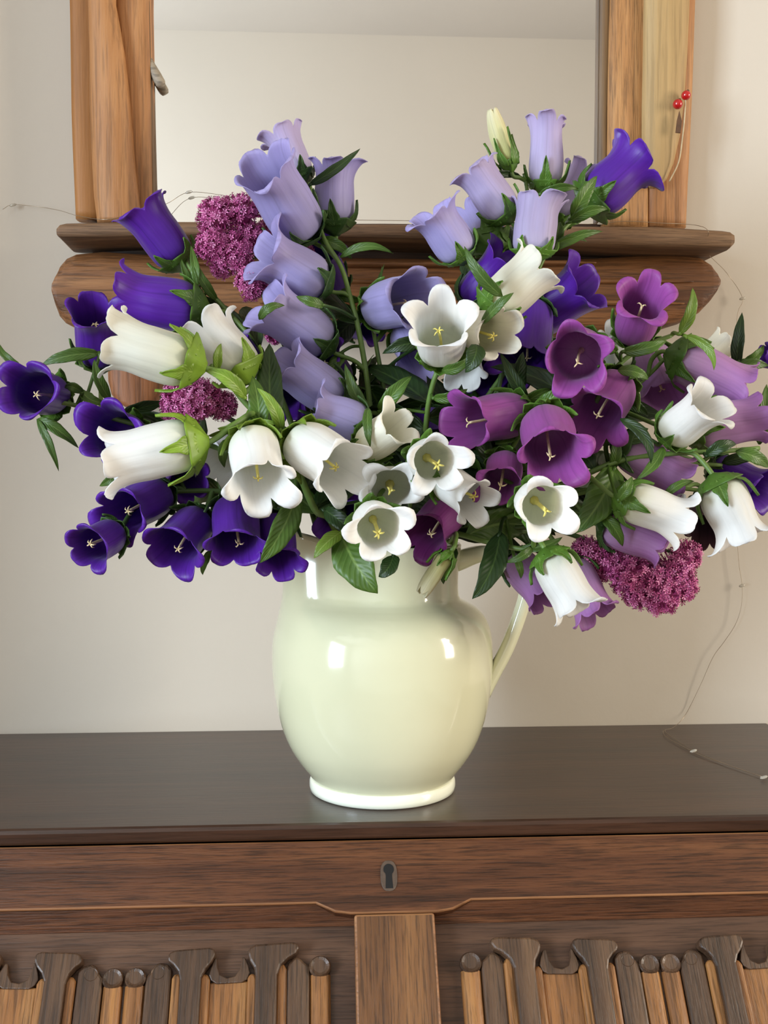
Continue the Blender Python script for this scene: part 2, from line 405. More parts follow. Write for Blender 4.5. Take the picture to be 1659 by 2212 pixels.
FB = -.46                                           # bottom of the fall
mL, mR = fall_uv(765, 2000)[0], fall_uv(941, 2000)[0]
mc = (mL+mR)/2; mL, mR = mc-.0252, mc+.0252
st = .058
ch = fall_uv(400, 1985)[1]
# top rail, its lower edge chamfered above each panel with stopped ends
def rail_poly():
    up = .0; lo = v_rail; hi = v_rail + .007
    pts = [(-hw, -.001), (-hw, lo)]
    def stopch(a, b):
        return [(a, lo), (a+.010, lo+.0015), (a+.022, hi), (b-.022, hi), (b-.010, lo+.0015), (b, lo)]
    pts += stopch(-hw+st, mL-.002) + stopch(mR+.002, hw-st) + [(hw, lo), (hw, -.001)]
    return pts
V, Fc = extrude(rail_poly(), -.02, 0); fobj('fall_rail', V, Fc, M['oak'], bevel=.0012)
for a, b in ((-hw+st, mL), (mR, hw-st)):            # the sloping chamfer under the rail
    V = [(a, v_rail+.009, -.0008), (b, v_rail+.009, -.0008), (b, v_rail-.0035, -.012), (a, v_rail-.0035, -.012),
         (a, v_rail+.009, -.02), (b, v_rail+.009, -.02), (b, v_rail-.0035, -.02), (a, v_rail-.0035, -.02)]
    Fc = [(0,3,2,1), (4,5,6,7), (0,1,5,4), (3,7,6,2), (0,4,7,3), (1,2,6,5)]
    fobj('rail_chamfer', V, Fc, M['oak'])
V, Fc = extrude([(mL, v_rail-.0002), (mR, v_rail-.0002), (mR, FB+.06), (mL, FB+.06)], -.02, 0); fobj('fall_muntin', V, Fc, M['oak_v'], bevel=.0015)
for s in (-1, 1):
    V, Fc = extrude([(s*hw, v_rail-.0002), (s*(hw-st), v_rail-.0002), (s*(hw-st), FB+.06), (s*hw, FB+.06)], -.02, 0); fobj('fall_stile', V, Fc, M['oak_v'], bevel=.0015)
V, Fc = extrude([(-hw, FB+.0598), (hw, FB+.0598), (hw, FB), (-hw, FB)], -.02, 0); fobj('fall_bottom_rail', V, Fc, M['oak'], bevel=.0015)
# linenfold panels
def fu(px): return fall_uv(px, 2080)[0]
def fv(py): return fall_uv(500, py)[1]
GR = -.013                                          # ground of the panel
PXC = 266
k_px = (fall_uv(700, 2080)[0]-fall_uv(300, 2080)[0])/400
def smooth_poly(pts, n=4):
    P = [Vector((x, y, 0)) for x, y in pts]; out = []; m = len(P)
    for i in range(m):
        a, b, c, d = P[i-1], P[i], P[(i+1)%m], P[(i+2)%m]
        for k in range(n):
            t_ = k/n; q = .5*((2*b)+(c-a)*t_+(2*a-5*b+4*c-d)*t_*t_+(3*b-a-3*c+d)*t_**3); out.append((q.x, q.y))
    return out
def panel(xc, x0, x1):
    V, Fc = extrude([(x0-.001, v_rail+.003), (x1+.001, v_rail+.003), (x1+.001, FB+.055), (x0-.001, FB+.055)], -.02, GR)
    p = fobj('linenfold_panel', V, Fc, M['oak_panel'])
    bot = FB + .085
    def X(off, s): return xc + s*off*k_px
    for s in (-1, 1):
        def poly(name, pts, h, mat, bev=.0016, base=GR-.001):
            q = [(X(a, s), fv(b) if b < 5000 else bot) for a, b in pts]
            V, Fc = extrude(q, base, GR+h); fobj(name, V, Fc, mat, p, bevel=bev, worn=False)
        B = 9999
        # T shaped fold heads with narrow stems
        poly('fold', [(92,2060),(96,2049),(108,2044),(182,2040),(193,2044),(196,2056),(188,2072),(176,2086),(168,2104),(165,B),(122,B),(122,2110),(117,2090),(106,2076),(95,2068)], .0085, M['oak_fold'])
        poly('fold', [(266,2054),(270,2042),(282,2036),(362,2032),(376,2036),(380,2046),(372,2058),(354,2068),(340,2082),(332,2102),(330,B),(284,B),(284,2104),(281,2086),(271,2070)], .0085, M['oak_fold'])
        # golden slopes beside the stems
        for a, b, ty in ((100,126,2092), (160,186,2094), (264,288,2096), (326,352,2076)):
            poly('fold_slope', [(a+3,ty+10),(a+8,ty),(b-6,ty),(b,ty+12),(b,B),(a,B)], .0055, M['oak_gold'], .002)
        # U shaped lip and the flat field below it
        poly('fold_lip', [(186,2082),(194,2060),(198,2060),(200,2078),(206,2096),(222,2104),(240,2100),(250,2084),(254,2060),(260,2060),(268,2078),(272,2094),(266,2108),(256,2114),(200,2116),(188,2108),(183,2096)], .0048, M['oak_fold'], .0012)
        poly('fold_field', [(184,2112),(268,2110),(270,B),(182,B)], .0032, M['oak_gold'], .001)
        # flat steps between the rolls
        poly('fold_step', [(46,2096),(56,2084),(64,2070),(74,2064),(92,2070),(102,2080),(104,B),(46,B)], .0040, M['oak_fold'])
        poly('fold_step', [(350,2090),(356,2074),(368,2062),(380,2062),(392,2074),(402,2080),(404,B),(350,B)], .0040, M['oak_fold'])
        # rolls: half-round rods cut off at the top with a slanting disc
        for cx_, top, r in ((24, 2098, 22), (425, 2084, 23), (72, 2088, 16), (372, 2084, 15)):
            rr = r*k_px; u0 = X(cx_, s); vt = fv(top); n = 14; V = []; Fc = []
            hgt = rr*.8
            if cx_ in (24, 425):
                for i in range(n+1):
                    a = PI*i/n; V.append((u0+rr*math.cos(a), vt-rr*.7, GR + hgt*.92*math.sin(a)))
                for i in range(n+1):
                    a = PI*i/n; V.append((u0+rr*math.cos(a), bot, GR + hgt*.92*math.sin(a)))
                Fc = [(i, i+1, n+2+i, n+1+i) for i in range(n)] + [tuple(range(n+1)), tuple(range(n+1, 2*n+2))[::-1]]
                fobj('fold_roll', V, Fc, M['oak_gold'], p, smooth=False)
            V = []; m = 20
            for z in (GR-.001, GR+hgt*.75, GR+hgt+.0006):
                for i in range(m):
                    a = 2*PI*i/m; q = 1.06 if z < GR+hgt else .9
                    V.append((u0+rr*q*math.cos(a), vt+rr*q*.95*math.sin(a), z))
            for j in range(2):
                Fc2 = [(j*m+i, j*m+(i+1)%m, (j+1)*m+(i+1)%m, (j+1)*m+i) for i in range(m)]
                Fc = Fc2 if j == 0 else Fc + Fc2
            # concentric dimple on the end
            b0 = len(V)
            for i in range(m):
                a = 2*PI*i/m; V.append((u0+rr*.62*math.cos(a), vt+rr*.6*math.sin(a), GR+hgt-.0002))
            Fc += [(2*m+i, 2*m+(i+1)%m, b0+(i+1)%m, b0+i) for i in range(m)] + [tuple(range(b0, b0+m))]
            fobj('roll_end', V, Fc, M['oak_fold'], p, smooth=False)
    return p
pcL = fu(PXC)
pw = (mL - .001) - pcL
panel(pcL, -hw+st, mL); panel(2*mc - pcL, mR, hw-st)
# keyhole plate
kx, ky = fall_uv(840, 1892)
def oval(cx_, cy_, a, b, n=20, p=2.6):
    return [(cx_+a*math.copysign(abs(math.cos(q))**(2/p), math.cos(q)), cy_+b*math.copysign(abs(math.sin(q))**(2/p), math.sin(q))) for q in [2*PI*i/n for i in range(n)]]
V, Fc = extrude(oval(kx, ky, .0054, .0100), -.001, .0007); lp = fobj('lock_plate', V, Fc, M['lock'], bevel=.0003, worn=False)
kh = [(kx+.0034*math.cos(a), ky+.0040+.0036*math.sin(a)) for a in [math.radians(-50+i*20) for i in range(15)]]
kh += [(kx-.0020, ky), (kx-.0024, ky-.0082), (kx+.0024, ky-.0082), (kx+.0020, ky)]
V, Fc = extrude(kh, .0004, .00085); fobj('keyhole', V, Fc, M['black'], lp)
# carcase: sides follow the slope, drawers and plinth below
yb, zb = (FO + FROT @ Vector((0, FB, 0)))[1:]
for s in (-1, 1):
    x0 = BX + s*(hw-.001); x1 = BX + s*(hw-.019)
    pr = [(-.002, TOPZ-TH), (YF+.03, TOPZ-TH), (yb+.03, zb-.001), (yb+.0, zb-.002), (yb, .09), (-.002, .09)]
    V, Fc = prism_x(pr, min(x0,x1), max(x0,x1)); obj('side_panel', V, Fc, M['oak_side'], bureau, (x0, 0, .09), smooth=False)
box('back_panel', BL+.02, BR-.02, -.012, -.003, .09, TOPZ-TH-.001, M['oak_side'], bureau)
box('writing_shelf', BL+.02, BR-.02, yb+.002, -.013, zb-.03, zb-.012, M['oak'], bureau)
zt = zb - .034
for i in range(3):
    hgt = (zt-.10)/3; z1 = zt - i*hgt - .003; z0 = z1 - hgt + .006
    d = box('drawer_front', BL+.021, BR-.021, yb-.004, yb+.018, z0, z1, M['oak'], bureau, bevel=.002)
    for s in (-.6, .6):
        c = Vector((BX+s*hw, yb-.004, (z0+z1)/2))
        V, Fc, UV = tube_v([c, c+Vector((0,-.012,0)), c+Vector((0,-.016,0)), c+Vector((0,-.026,0)), c+Vector((0,-.03,0))], [.007,.007,.014,.015,.008], 14)
        obj('knob', V, Fc, M['iron'], d, c)
box('plinth', BL+.004, BR-.004, yb-.008, -.004, 0, .089, M['oak'], bureau, bevel=.003)

# ------------------------------------------------------------------ jug
JC = atz(826, 1703, TOPZ); JX, JY = JC.x, JC.y
jug = empty('jug', (JX, JY, TOPZ), 'pale yellow-green glazed pottery jug full of flowers on the bureau top', 'jug')
HT = .176
def spl(keys, x):
    for i in range(len(keys)-1):
        if keys[i][0] <= x <= keys[i+1][0]:
            k0 = keys[max(i-1,0)]; k1, k2 = keys[i], keys[i+1]; k3 = keys[min(i+2, len(keys)-1)]
            t_ = (x-k1[0])/(k2[0]-k1[0]); h = k2[0]-k1[0]
            m1 = (k2[1]-k0[1])/(k2[0]-k0[0])*h if k2[0] != k0[0] else 0
            m2 = (k3[1]-k1[1])/(k3[0]-k1[0])*h if k3[0] != k1[0] else 0
            return (2*t_**3-3*t_**2+1)*k1[1]+(t_**3-2*t_**2+t_)*m1+(-2*t_**3+3*t_**2)*k2[1]+(t_**3-t_**2)*m2
    return keys[-1][1] if x > keys[-1][0] else keys[0][1]
JK = [(.009,.0505),(.013,.0525),(.022,.0595),(.034,.0668),(.050,.0728),(.068,.0766),(.085,.0785),(.100,.0787),(.110,.0780),(.119,.0758),(.126,.0720),(.1315,.0662),(.135,.0600),(.1365,.0566),(.1385,.0548),(.143,.0541),(.150,.0540),(.160,.0545),(.170,.0556),(.176,.0562)]
SP = PI + .28                                        # spout bearing, left and a little to the front
def jug_pt(z, a, inner=0.0):
    r = spl(JK, z) - inner
    da = (a - SP + PI) % (2*PI) - PI
    g = max(0, min(1, (z-.098)/.078)); g = g*g*(3-2*g)
    w = .66 - .22*g
    r_sp = spl([(0,.05),(.09,.0700),(.105,.0776),(.115,.0766),(.125,.0748),(.138,.0728),(.150,.0722),(.165,.0732),(.176,.0755)], z) - inner
    if z > .09: r += max(0, r_sp - r)*math.exp(-(da/w)**2)
    # the neck pinches in beside the spout
    r -= .004*g*math.exp(-((abs(da)-.95)/.35)**2)
    zz = z + .012*g*g*math.exp(-(da/.55)**2)
    return Vector((JX + r*math.cos(a), JY + r*math.sin(a), TOPZ + zz))
NA = 96; zs = [.009 + (HT-.009)*i/60 for i in range(61)]
V, Fc = [], []
rows = [(z, 0) for z in zs] + [(HT+.0012, .0012), (HT+.0012, .0030)] + [(z, .0042) for z in reversed(zs[2:])]
for z, inn in rows:
    zz = min(z, HT); ex = z-zz
    for i in range(NA):
        p_ = jug_pt(zz, 2*PI*i/NA, inn); p_.z += ex; V.append(p_)
for j in range(len(rows)-1):
    for i in range(NA): Fc.append((j*NA+i, j*NA+(i+1)%NA, (j+1)*NA+(i+1)%NA, (j+1)*NA+i))
Fc.append(tuple(range((len(rows)-1)*NA, len(rows)*NA)))
obj('jug_body', V, Fc, M['glaze'], jug, (JX, JY, TOPZ))
FK = [(0,.044),(0,.0500),(.0012,.0518),(.004,.0524),(.0075,.0522),(.0093,.0512),(.0098,.049)]
V, Fc = [], []
for z, r in FK:
    for i in range(NA):
        a = 2*PI*i/NA; V.append((JX+r*math.cos(a), JY+r*math.sin(a), TOPZ+z))
for j in range(len(FK)-1):
    for i in range(NA): Fc.append((j*NA+i, j*NA+(i+1)%NA, (j+1)*NA+(i+1)%NA, (j+1)*NA+i))
Fc.append(tuple(range(NA))[::-1]); Fc.append(tuple(range((len(FK)-1)*NA, len(FK)*NA)))
obj('jug_foot', V, Fc, M['foot'], jug, (JX, JY, TOPZ))
hp = [(980,1215),(1040,1196),(1100,1200),(1134,1232),(1136,1278),(1122,1330),(1095,1400),(1066,1455),(1043,1500)]
pts = catmull([at(x, y, JY - .006*i/8) for i, (x, y) in enumerate(hp)], 6)
n_ = len(pts); rad = [.0066 + .0022*math.exp(-((i/(n_-1))/.12)**2) - .0006*math.sin(PI*i/n_) for i in range(n_)]
# strap: wide across, thin along the bend
Vh = []; Fh = []; m = 16
for i, p_ in enumerate(pts):
    tg = (pts[min(i+1,n_-1)]-pts[max(i-1,0)]).normalized(); side = Vector((.25,1,0)).normalized(); side = (side - tg*side.dot(tg)).normalized(); up = tg.cross(side)
    for k in range(m):
        a = 2*PI*k/m; c_, s_ = math.cos(a), math.sin(a)
        Vh.append(p_ + side*math.copysign(abs(c_)**.8, c_)*rad[i]*1.35 + up*s_*rad[i]*.85)
for i in range(n_-1):
    for k in range(m): Fh.append((i*m+k, i*m+(k+1)%m, (i+1)*m+(k+1)%m, (i+1)*m+k))
Fh += [tuple(range(m))[::-1], tuple(range((n_-1)*m, n_*m))]
obj('jug_handle', Vh, Fh, M['glaze'], jug, pts[0])

# ------------------------------------------------------------------ mirror in a driftwood frame
mir = empty('driftwood_mirror', at(853, 880, -.02), 'wall mirror in a rough driftwood frame with a ledge, hung behind the bouquet', 'mirror')
def beam(name, st_, vertical, yb_, yf_, mat, amp=.0012, seed=0, parent=mir, power=4.0, ncs=20, sub=6, end_round=0):
    """stations (t, lo, hi) in pixels -> a solid rough plank between the depths yb_ and yf_"""
    S_ = []
    for i in range(len(st_)-1):
        for k in range(sub):
            q = k/sub; S_.append(tuple(a+(b-a)*q for a, b in zip(st_[i], st_[i+1])))
    S_.append(st_[-1]); V = []; Fc = []; N = len(S_)
    for i, (t_, lo, hi) in enumerate(S_):
        if vertical: A, B = at(lo, t_, yf_), at(hi, t_, yf_)
        else: A, B = at(t_, hi, yf_), at(t_, lo, yf_)
        c = (A+B)/2; h = (B-A)/2; dep = (yb_-yf_)/2
        e = min(i, N-1-i)/max(1, end_round) if end_round else 1
        e = min(1, e); er = .55 + .45*math.sqrt(max(0, 1-(1-e)**2))
        for k in range(ncs):
            a = 2*PI*k/ncs; ca, sa = math.cos(a), math.sin(a)
            u = math.copysign(abs(ca)**(2/power), ca); v = math.copysign(abs(sa)**(2/power), sa)
            p_ = c + h*u*(1 if er == 1 else 1) + Vector((0, dep + dep*v*er, 0))
            q = Vector((p_.x*(12 if vertical else 60), p_.y*60, p_.z*(60 if vertical else 12) )) 
            q = Vector((p_.x*45, p_.y*45, p_.z*8)) if vertical else Vector((p_.x*8, p_.y*45, p_.z*45))
            nz_ = nvec(q + Vector((seed*7.1, seed*3.3, seed)))
            V.append(p_ + Vector((nz_.x, nz_.y, nz_.z))*amp)
    for i in range(N-1):
        for k in range(ncs): Fc.append((i*ncs+k, i*ncs+(k+1)%ncs, (i+1)*ncs+(k+1)%ncs, (i+1)*ncs+k))
    Fc += [tuple(range(ncs))[::-1], tuple(range((N-1)*ncs, N*ncs))]
    o = obj(name, V, Fc, mat, parent, (V[0]+V[-1])/2); return o
MY = -.012
g0, g1, g2, g3 = at(318, 500, MY), at(1312, 500, MY), at(1312, -930, MY), at(318, -930, MY)
zlo, zhi = at(830, 500, MY).z, at(830, -930, MY).z
x0, x1 = at(312, 0, MY).x, at(1318, 0, MY).x
box('mirror_glass', x0, x1, MY, -.002, zlo, zhi, M['mirror'], mir)
beam('post_plank', [(-960,112,200),(0,146,212),(240,152,214),(470,160,216)], True, -.003, -.026, M['post_orange'], .0008, 1, sub=12)
beam('post_plank', [(-960,250,330),(0,244,322),(240,256,326),(470,266,331)], True, -.003, -.028, M['post'], .0009, 2, sub=12)
beam('post_branch', [(-960,190,240),(-300,185,250),(0,182,246),(100,186,262),(220,188,276),(330,194,286),(420,198,298),(474,204,304)], True, -.018, -.042, M['post'], .0016, 3, power=2.4, sub=8)
beam('post_edge', [(-960,310,325),(0,316,323),(240,320,328),(470,326,334)], True, -.013, -.024, M['edge_dark'], .0004, 4, sub=10)
beam('post_edge', [(-960,1312,1330),(0,1303,1320),(240,1300,1314),(480,1297,1311)], True, -.013, -.026, M['edge_dark'], .0004, 5, sub=10)
beam('post_plank', [(-960,1322,1420),(0,1316,1412),(240,1311,1408),(486,1307,1406)], True, -.003, -.030, M['post_pine'], .0008, 6, sub=12)
beam('post_plank', [(-960,1402,1530),(0,1400,1508),(240,1400,1498),(488,1398,1488)], True, -.003, -.027, M['post'], .0008, 7, sub=12)
beam('post_branch', [(-960,1400,1505),(-300,1398,1500),(0,1397,1496),(120,1396,1490),(220,1394,1484),(290,1394,1476),(350,1398,1462),(385,1406,1446),(398,1414,1432)], True, -.018, -.040, M['post_pale'], .0012, 8, power=2.8, sub=8)
beam('ledge_plank', [(122,492,510),(128,482,515),(142,478,516),(300,474,510),(600,476,510),(860,480,516),(1100,482,520),(1250,484,526),(1420,486,532),(1562,493,534),(1581,496,533),(1588,503,526)], False, -.004, -.074, M['ledge'], .0014, 9, power=5, sub=10)
beam('lower_plank', [(114,604,640),(117,585,660),(124,567,680),(138,553,696),(160,544,708),(220,538,714),(400,548,718),(800,552,722),(1100,556,724),(1300,552,722),(1420,546,712),(1480,548,694),(1518,553,674),(1540,566,650),(1550,582,632),(1554,596,616)], False, -.004, -.046, M['plank'], .0022, 10, power=3.2, sub=10)
beam('gap_shade_board', [(200,480,600),(830,480,600),(1440,480,600)], False, -.003, -.014, M['gap_shade'], .0006, 14)  # added dark strip, its colour stands in for shade between ledge and plank
beam('lower_post_end', [(640,228,352),(760,226,352),(820,228,350),(850,236,346),(868,250,336),(878,268,322)], True, -.003, -.026, M['stub'], .0014, 11, power=3, sub=8)
beam('top_plank', [(60,-1010,-860),(100,-1060,-850),(830,-1065,-850),(1560,-1060,-850),(1600,-1010,-870)], False, -.004, -.045, M['plank'], .002, 13, power=3.2, sub=10)
# long ridges of the split grain on the lower plank
for i, (ya, xa, xb) in enumerate(((566,420,1290),(606,380,1500),(652,560,1480))):
    beam('grain_ridge', [(xa,ya-1,ya+3),(xa+60,ya-6,ya+8),((xa+xb)/2,ya-7,ya+9),(xb-60,ya-5,ya+8),(xb,ya,ya+4)], False, -.034, -.0495, M['plank'], .0012, 20+i, power=2.2, ncs=10, sub=8)
a, b = at(316, 126, -.019), at(347, 180, -.022)
V, Fc, UV = tube_v([a, a.lerp(b,.3), a.lerp(b,.7), b, b+(b-a).normalized()*.0025], [.0042,.0041,.0044,.0043,.003], 12)
obj('peg', V, Fc, M['peg'], mir, a)

# ------------------------------------------------------------------ berry sprig on the frame
bs = empty('berry_sprig', at(1467, 300, -.044), 'tiny sprig of two red berries hung on the right driftwood post', 'berries')
for x, y, r in ((1464,225,.0042),(1482,206,.0040)):
    V, Fc, UV = sphere_v(at(x, y, -.045), r, 14, 9); b = obj('berry', V, Fc, M['berry'], bs, at(x, y, -.045))
    V, Fc, UV = sphere_v(at(x+4, y-9, -.046), r*.35, 8, 5); obj('berry_tip', V, Fc, M['twig'], b, V[0])
V, Fc, UV = tube_v(catmull([at(1481,208,-.045), at(1480,240,-.044), at(1474,300,-.044), at(1466,350,-.043), at(1446,392,-.043)], 5), .0006, 6); obj('string', V, Fc, M['string'], bs, V[0])
lf = [at(x, y, -.046) for x, y in ((1468,240),(1473,262),(1470,287),(1460,286),(1463,260))]; lfb = [p_+Vector((0,.0015,0)) for p_ in lf]
obj('dry_leaf', lf+lfb, [(0,1,2,3,4),(9,8,7,6,5)]+[(i,5+i,5+(i+1)%5,(i+1)%5) for i in range(5)], M['twig'], bs, lf[0], smooth=False)

# ------------------------------------------------------------------ wire of tiny string lights
sl = empty('string_lights', atz(1600, 1650, TOPZ), 'thin silver wire of tiny string lights draped over the mirror frame down to the bureau', 'string lights')
wz = TOPZ + .0012
wp = [at(6,452,-.006), at(28,442,-.006), at(85,447,-.008), at(130,455,-.02), at(168,466,-.050), at(230,474,-.070), at(300,458,-.06), at(360,440,-.03), at(405,416,-.022), at(470,420,-.02), at(545,436,-.02), at(620,470,-.03),
      at(700,474,-.05), at(900,477,-.055), at(1100,480,-.055), at(1270,484,-.06), at(1350,478,-.06), at(1430,482,-.055), at(1500,486,-.05), at(1530,500,-.078), at(1524,540,-.05), at(1570,590,-.010), at(1604,645,-.008), at(1592,690,-.008), at(1596,850,-.006), at(1590,1000,-.006),
      at(1594,1190,-.006), at(1603,1265,-.006), at(1601,1310,-.006), at(1588,1350,-.005), at(1563,1388,-.005), at(1540,1420,-.005), at(1512,1482,-.004), at(1480,1545,-.003)]
wp += [atz(x, y, wz) for x, y in ((1455,1571),(1437,1577),(1446,1588),(1500,1622),(1580,1655),(1660,1681),(1740,1702))]
V, Fc, UV = tube_v(catmull(wp, 6), .00022, 5); obj('wire', V, Fc, M['wire'], sl, V[0])
wp2 = [atz(x, y, wz) for x, y in ((1437,1577),(1432,1581),(1440,1592),(1470,1610),(1512,1631),(1560,1648),(1650,1679))]
V, Fc, UV = tube_v(catmull(wp2, 6), .00022, 5); obj('wire', V, Fc, M['wire'], sl, V[0])
for p_ in (at(28,443,-.006), at(408,415,-.022), at(1298,482,-.062), at(1524,541,-.050), at(1604,645,-.008), at(1603,1265,-.006), at(1594,1000,-.006), atz(1498,1622,wz+.001), atz(1650,1679,wz+.001)):
    d_ = Vector((.0026, 0, .0007))
    V, Fc, UV = tube_v([p_-d_*1.1, p_-d_*.7, p_, p_+d_*.7, p_+d_*1.1], [.0003,.0011,.0013,.0011,.0003], 8); obj('light_bead', V, Fc, M['led'], sl, p_)

# ------------------------------------------------------------------ flowers
PROF = [(0,.0),(.010,.26),(.03,.52),(.08,.77),(.16,.93),(.28,1.01),(.43,1.03),(.62,1.0),(.78,.97),(.90,1.0),(1.0,1.08),(1.07,1.17),(1.13,1.29),(1.168,1.43),(1.172,1.54),(1.15,1.62)]
def arc_table(L, R, flare, keys=PROF):
    pts = []
    for z, r in keys:
        rr = r if z <= .78 and r <= 1.0 else (.96 + (r-.96)*flare)
        if r > 1.0 or z >= .9: rr = .96 + (r-.96)*flare
        pts.append(Vector((rr*R, z*L, 0)))
    sm = catmull(pts, 5); acc = [0]
    for i in range(1, len(sm)): acc.append(acc[-1]+(sm[i]-sm[i-1]).length)
    itube = 5*10
    return sm, acc, acc[itube]
def arc_at(sm, acc, l):
    lo, hi = 0, len(acc)-1
    if l >= acc[-1]: return sm[-1] + (sm[-1]-sm[-2]).normalized()*(l-acc[-1])
    while hi-lo > 1:
        m_ = (lo+hi)//2
        if acc[m_] <= l: lo = m_
        else: hi = m_
    q = (l-acc[lo])/max(1e-9, acc[hi]-acc[lo]); return sm[lo].lerp(sm[hi], q)
NTH, NS = 60, 24
def corolla(base, ax, L, R, flare, seed, lobe=1.0, sinus=.3):
    sm, acc, lt = arc_table(L, R, flare); lmax = lt + (acc[-1]-lt)*lobe
    e1, e2 = frame_of(ax); r0 = random.Random(seed); ph = r0.uniform(0, 2*PI); V = []; UV = []; Fc = []
    off = Vector((seed*1.37 % 50, seed*.71 % 50, seed*2.3 % 50))
    lobe_f = [r0.uniform(.88, 1.1) for _ in range(5)]; lobe_out = [r0.uniform(-.12, .16) for _ in range(5)]
    bend = (e1*r0.uniform(-1,1) + e2*r0.uniform(-1,1))*.06*L
    squash = r0.uniform(.93, 1.0)
    for i in range(NTH):
        th = 2*PI*i/NTH; q = (th*5/(2*PI)) % 1; li = int(th*5/(2*PI)) % 5; phi = abs(q-.5)*2
        g = (1 - phi**2.1)**.72 if phi < 1 else 0
        g = g*lobe_f[li] + .07*math.exp(-(phi/.14)**2)
        l0 = lt*.965 + (lmax-lt)*sinus; le = l0 + (lmax-l0)*g
        for j in range(NS):
            s = (j+.0)/(NS-1); s = s**.9; l = s*le
            p2 = arc_at(sm, acc, max(l, 1e-5)); r, z = p2.x, p2.y
            over = max(0, (l-lt*.8)/(lmax-lt*.8))
            r *= 1 + lobe_out[li]*over*over*math.exp(-(phi/.8)**4)
            r *= 1 + .022*math.cos(5*th+PI)*min(1, s*2.5) - .022*math.exp(-(phi/.09)**2)*min(1,s*2)*(1-over*.6)
            r *= 1 - .03*math.exp(-((1-phi)/.12)**2)*min(1, max(0, s-.3)*2)*(1-over)
            # lobe margins roll outwards a little
            z -= over*over*(phi**2)*.03*L*flare
            a = th + ph
            p = base + ax*z + (e1*math.cos(a) + e2*math.sin(a)*squash)*r + bend*(z/L)**2
            nv = nvec(p*38 + off)*(.0016*min(1, s*1.6) + .0026*over)
            V.append(p + nv); UV.append((i/NTH, s*(.75+.25*g)))
    for i in range(NTH):
        i2 = (i+1) % NTH
        for j in range(NS-1): Fc.append((i*NS+j, i2*NS+j, i2*NS+j+1, i*NS+j+1))
    return V, Fc, UV, (e1, e2, ph, bend)
def calyx_mesh(base, ax, L, R, flare, seed, fr, big=1.0):
    e1, e2, ph, bend = fr; sm, acc, lt = arc_table(L, R, flare); r0 = random.Random(seed+99); parts = []
    # receptacle with five swollen lobes between the sepals
    V = []; Fc = []; UV = []; n = 30; rows = [(-.16,.14),(-.13,.26),(-.08,.44),(-.03,.60),(.02,.72),(.06,.82),(.085,.87)]
    for z, r in rows:
        for i in range(n):
            th = 2*PI*i/n; q = (th*5/(2*PI)) % 1; bul = math.exp(-((abs(q-.5)*2-1)/.45)**2)
            rr = r*R*(1 + .30*bul*big*(1 if z > -.12 else .2)); rr += noise.noise(Vector((th*2, z*20, seed)))*.0012
            V.append(base + ax*z*L*1.0 + (e1*math.cos(th+ph)+e2*math.sin(th+ph))*rr); UV.append((.25+.1*q, .2))
    for j in range(len(rows)-1):
        for i in range(n): Fc.append((j*n+i, j*n+(i+1)%n, (j+1)*n+(i+1)%n, (j+1)*n+i))
    Fc.append(tuple(range(n))[::-1]); parts.append((V, Fc, UV))
    for k in range(5):
        c = ph + 2*PI*(k+.5)/5; V = []; Fc = []; UV = []; m = 7; n2 = 6; ln = r0.uniform(.30, .46)*big; spl_ = r0.uniform(.02, .22)*big; tw = r0.uniform(-.15,.15)
        for j in range(m):
            s = j/(m-1); z = -.03 + (ln+.03)*s
            rb = max([p2.x for p2 in sm if p2.y <= max(z, .03)*L])
            rb = max(rb, .60*R) + .0020 + spl_*R*s**2
            hwid = .50*(1-s)**.75*(.55+.45*math.sin(PI*min(1, s*1.6+.25)))
            for i in range(n2):
                u = i/(n2-1)*2-1; a = c + tw*s + u*hwid
                rr = rb + (.0012*(abs(u)**2) - .0006*math.exp(-(u/.25)**2))
                V.append(base + ax*z*L + (e1*math.cos(a)+e2*math.sin(a))*rr + bend*max(0,z)**2); UV.append(((u+1)/2, s))
        for j in range(m-1):
            for i in range(n2-1): Fc.append((j*n2+i, j*n2+i+1, (j+1)*n2+i+1, (j+1)*n2+i))
        parts.append((V, Fc, UV))
    return merge(parts)
def style_mesh(base, ax, L, R, seed, fr, thick=1.0, ln=.86):
    e1, e2, ph, bend = fr; r0 = random.Random(seed+5); parts = []
    sway = (e1*r0.uniform(-1,1)+e2*r0.uniform(-1,1))*.10*R + Vector((0,0,-.10*R))
    pts = [base + ax*L*ln*q + sway*q*q*1.3 + bend*q*q for q in [0, .15, .4, .6, .8, 1]]
    pts = catmull(pts, 3); N = len(pts)
    parts.append(tube_v(pts, [(.0021*(1-i/N*1.6) if i < N*.35 else .0009)*thick for i in range(N)], 7))
    tip = pts[-1]; n = r0.choice((3,4,5))
    for k in range(n):
        a = 2*PI*k/n + r0.uniform(-.3,.3); d = e1*math.cos(a)+e2*math.sin(a); q = r0.uniform(.0022,.0034)
        parts.append(tube_v([tip-ax*.0012, tip+ax*.0012+d*q*.35, tip+ax*.0012+d*q*.8, tip-ax*.0004+d*q*1.15], [.0006*thick,.0005*thick,.00045*thick,.0003], 5))
    return merge(parts)

